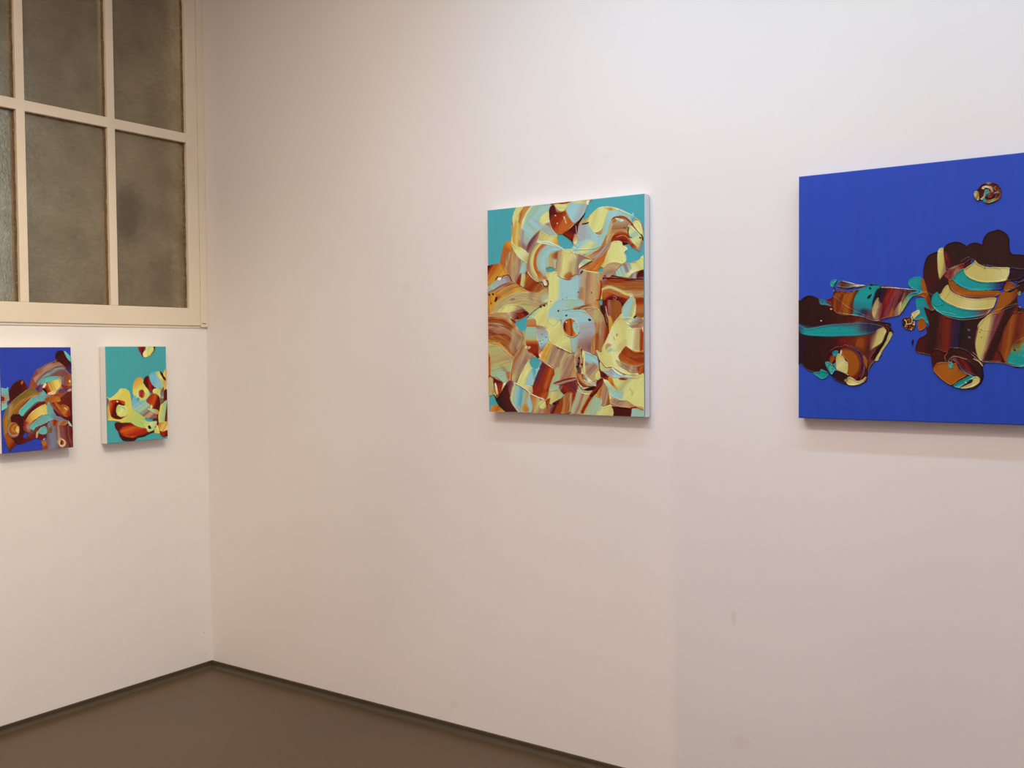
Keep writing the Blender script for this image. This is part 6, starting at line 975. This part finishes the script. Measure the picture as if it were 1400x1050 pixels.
# left wall with the window opening
WY0, WY1, WZ0, WZ1 = -2.34, -.008, 1.4758+UP, 3.06+UP        # casing outside edges
OY0, OY1, OZ0, OZ1 = WY0+.05, -.035, WZ0+.03, WZ1-.03   # masonry opening
bm = bmesh.new()
add_box(bm, -WT, 0, RY-WT, 0, 0, OZ0); add_box(bm, -WT, 0, RY-WT, 0, OZ1, CZ)
add_box(bm, -WT, 0, OY1, 0, OZ0, OZ1); add_box(bm, -WT, 0, RY-WT, OY0, OZ0, OZ1)
mesh_obj('wall_left', bm, M_wall_left, kind='structure')
bm = bmesh.new(); add_box(bm, RXMAX, RXMAX+WT, RY, 0, 0, CZ); mesh_obj('wall_far_right', bm, M_plain, kind='structure')
bm = bmesh.new(); add_box(bm, 0, RXMAX, RY-WT, RY, 0, CZ); mesh_obj('wall_behind', bm, M_plain, kind='structure')
# unseen partition with a passage, added to cut the strip light into an edge
bm = bmesh.new(); add_box(bm, 1.3, RXMAX, -4.32, -4.2, 0, CZ); add_box(bm, 0, 1.3, -4.32, -4.2, 2.05, CZ); mesh_obj('wall_light_baffle', bm, M_plain, kind='structure')

# skirting: low painted upstand with a small cove at the floor
def skirting(name, horiz):
    bm = bmesh.new(); prof = [(0, 0), (.020, 0), (.012, .0025), (.006, .007), (.004, .013), (.004, .025), (.003, .028), (0, .0285)]
    L0, L1 = 0, (RXMAX if horiz else -RY)
    rings = []
    for t in (L0, L1):
        rings.append([bm.verts.new((t, -a, b) if horiz else (a, -t, b)) for a, b in prof])
    n = len(prof)
    for i in range(n): bm.faces.new((rings[0][i], rings[0][(i+1) % n], rings[1][(i+1) % n], rings[1][i]))
    for r in rings: bm.faces.new(r)
    mesh_obj(name, bm, M_skirt, kind='structure')
skirting('baseboard_right', True); skirting('baseboard_left', False)

# ------------------------------------------------------------------ window
win = empty('window_1', (0, (WY0+WY1)/2, WZ0), kind='structure')
def wpart(name, bm, mat, par=None, smooth=False):
    o = mesh_obj(name, bm, mat, smooth=smooth)
    p = par or win
    o.parent = p; o.matrix_parent_inverse = Matrix.Translation(-Vector((0, (WY0+WY1)/2, WZ0)))
    return o
FX = .010                                     # face of the sash stands proud of the wall
bars_y = [-.4479, -.8177, -1.1875, -1.5573, -1.9271]
GR, GB_, GT = -.0934, 1.5546+UP, 2.992+UP     # glass right edge, bottom, top
GL = -2.297+.0
HZ = 2.276+UP; BW = .0335; HH = .040
GX = -.016                                    # glass plane
bm = bmesh.new()
add_box(bm, -.05, FX, GR, -.036, WZ0+.004, WZ1-.03, .002)                         # right stile
add_box(bm, -.05, FX, OY0, GL, WZ0+.022, WZ1-.03, .002)                       # left stile
add_box(bm, -.05, FX-.0004, GL, GR, WZ0+.004, GB_, .002)                        # bottom rail
add_box(bm, -.05, FX-.0004, GL, GR, GT, WZ1-.03, .002)                            # top rail
wpart('sash_frame', bm, M_frame)
bm = bmesh.new()
add_box(bm, -.002, FX+.0022, -.0355, -.0008, WZ0-.002, WZ1, .0012)                        # cover strips
add_box(bm, -.002, FX+.006, WY0, OY0-.001, WZ0, WZ1, .002)
add_box(bm, -.002, FX+.004, OY0, -.036, WZ1-.028, WZ1, .002)
wpart('casing', bm, M_frame)
bm = bmesh.new(); add_box(bm, -.04, FX-.006, OY0, -.036, WZ0-.006, WZ0+.004, .001)
wpart('bottom_bead', bm, M_frame)
random.seed(3)
for y in bars_y:
    bm = bmesh.new(); add_box(bm, -.045, FX-.001, y-BW/2, y+BW/2, GB_, GT, .0025); wpart('glazing_bar', bm, M_frame)
bm = bmesh.new(); add_box(bm, -.044, FX-.0015, GL, GR, HZ-HH/2, HZ+HH/2, .0025); wpart('cross_bar', bm, M_frame)
edges = sorted([GL]+[v for y in bars_y for v in (y-BW/2, y+BW/2)]+[GR])
cols = [(edges[i], edges[i+1]) for i in range(0, len(edges), 2)]
rows = [(GB_, HZ-HH/2), (HZ+HH/2, GT)]
bm = bmesh.new(); bp = bmesh.new()
for (a, b) in cols:
    for (c, d) in rows:
        add_box(bm, GX-.004, GX, a-.004, b+.004, c-.004, d+.004)
        # ragged putty fillet round each pane
        def bead(p0, p1, inw, wd):
            n = 26; ring = []
            for i in range(n+1):
                t = i/n; y = p0[0]+(p1[0]-p0[0])*t; z = p0[1]+(p1[1]-p0[1])*t
                w = wd*(1+random.uniform(-.3, .35)); h = .011*(1+random.uniform(-.15, .15))
                ring.append([bp.verts.new((GX-.0005, y, z)), bp.verts.new((GX+h, y, z)),
                             bp.verts.new((GX+h*.45, y+inw[0]*w*.55, z+inw[1]*w*.55)), bp.verts.new((GX-.0005, y+inw[0]*w, z+inw[1]*w))])
            for i in range(n):
                for k in range(4): bp.faces.new((ring[i][k], ring[i][(k+1) % 4], ring[i+1][(k+1) % 4], ring[i+1][k]))
        bead((b, c), (b, d), (-1, 0), .0035); bead((a, c), (a, d), (1, 0), .0025)
        bead((a, c), (b, c), (0, 1), .003); bead((a, d), (b, d), (0, -1), .004)
wpart('glass_pane', bm, M_glass)
wpart('putty', bp, M_putty)
bm = bmesh.new(); add_box(bm, FX+.0015, FX+.0032, -.030, -.010, WZ0+.012, WZ0+.0155, .0006)
wpart('paint_chip', bm, M_putty)
# ------------------------------------------------------------------ room behind the glass
bm = bmesh.new()
add_box(bm, -2.6, -2.5, -3.4, .6, 0, CZ); add_box(bm, -2.5, -WT, .5, .6, 0, CZ); add_box(bm, -2.5, -WT, -3.4, -3.3, 0, CZ)
add_box(bm, -2.6, -WT, -3.4, .6, CZ, CZ+.1); add_box(bm, -2.6, -WT, -3.4, .6, -.12, 0)
mesh_obj('wall_rear_room', bm, M_rear, kind='structure')

bm = bmesh.new(); bmesh.ops.create_uvsphere(bm, u_segments=24, v_segments=16, radius=1)
for v_ in bm.verts:
    n_ = 1+.12*math.sin(v_.co.z*5+v_.co.x*3)
    v_.co = Vector((v_.co.x*.05*n_, v_.co.y*.06*n_, v_.co.z*.13))
shape = mesh_obj('hanging_object', bm, M_dark, smooth=True); shape.location = (-.25, -.2, 1.99)
shape['label'] = 'small dark brown shape blurred behind the lower right obscure glass pane'; shape['category'] = 'object'
# ------------------------------------------------------------------ lights
def area(name, loc, rot, sx, sy, power, color, label=None):
    L = bpy.data.lights.new(name, 'AREA'); L.shape = 'RECTANGLE'; L.size = sx; L.size_y = sy; L.energy = power; L.color = color
    o = bpy.data.objects.new(name, L); link(o); o.location = loc; o.rotation_euler = rot
    return o
def spot(name, loc, tgt, ang, power, color, r=.05):
    L = bpy.data.lights.new(name, 'SPOT'); L.energy = power; L.color = color; L.spot_size = math.radians(ang); L.spot_blend = 1; L.shadow_soft_size = r
    o = bpy.data.objects.new(name, L); link(o); o.location = loc
    o.rotation_euler = (Vector(tgt)-Vector(loc)).to_track_quat('-Z', 'Y').to_euler()
area('fluorescent_tube_light', (3.15, -.85, CZ-.09), (0, 0, 0), 2.8, .08, 27, (.40, .74, 1))
area('warm_tube_light', (2.6, -2.2, CZ-.09), (0, 0, 0), 2.4, .12, 33, (.88, 1, .99))
area('warm_tube_light', (1.5, -1.7, CZ-.09), (0, 0, 0), .12, 1.2, 15, (1, .66, .32))
area('ceiling_fill_light', (2.9, -2.9, CZ-.05), (0, 0, 0), 3.2, 1.8, 58, (1, .66, .36))  # broad soft fill, added in place of the room's diffuse bounce
area('ceiling_fill_light', (4.6, -3.0, CZ-.09), (0, 0, 0), 1.6, .6, 18, (.1, .15, 1))  # added blue fill that balances the wall colour
spot('track_spotlight', (2.2, -1.9, CZ-.2), (1.9, 0, 1.7), 60, 35, (.38, .6, 1))
spot('track_spotlight', (2.4, -1.2, CZ-.1), (0, -.8, .95), 50, 120, (1, .88, .60), .04)
area('wall_edge_strip_light', (.9, -6.0, 2.46), (math.radians(90), 0, 0), .012, .6, 27, (1, .70, .46))  # added unseen strip, makes the warm vertical edge on the right wall
area('rear_room_lamp', (-1.2, -.8, CZ-.1), (0, 0, 0), .5, .5, 9, (1, .84, .58))
area('rear_room_daylight', (-2.45, -.05, 2.2), (0, math.radians(-90), 0), 1.6, .8, 3.6, (.62, .85, 1.0))

w = bpy.data.worlds.new('world'); scn.world = w; w.use_nodes = True
w.node_tree.nodes['Background'].inputs[0].default_value = (.8, .85, 1, 1); w.node_tree.nodes['Background'].inputs[1].default_value = .0

# ------------------------------------------------------------------ camera
f, yaw, pitch, roll = 1375.98, -.6104, -.0327, -.0079
fw = Vector((math.sin(yaw)*math.cos(pitch), math.cos(yaw)*math.cos(pitch), math.sin(pitch)))
r = Vector((math.cos(yaw), -math.sin(yaw), 0)); u = r.cross(fw)
r2 = r*math.cos(roll)+u*math.sin(roll); u2 = -r*math.sin(roll)+u*math.cos(roll)
cam = bpy.data.cameras.new('camera'); co = bpy.data.objects.new('camera', cam); link(co)
co.matrix_world = Matrix(((r2.x, u2.x, -fw.x, 3.6073), (r2.y, u2.y, -fw.y, -2.8358), (r2.z, u2.z, -fw.z, 1.36+UP), (0, 0, 0, 1)))
cam.sensor_fit = 'HORIZONTAL'; cam.sensor_width = 36; cam.lens = f/1400*36; cam.clip_start = .05
scn.camera = co
vs_ = scn.view_settings
vs_.view_transform = 'Standard'; vs_.look = 'None'; vs_.gamma = 1; vs_.use_curve_mapping = False; vs_.exposure = -0.07
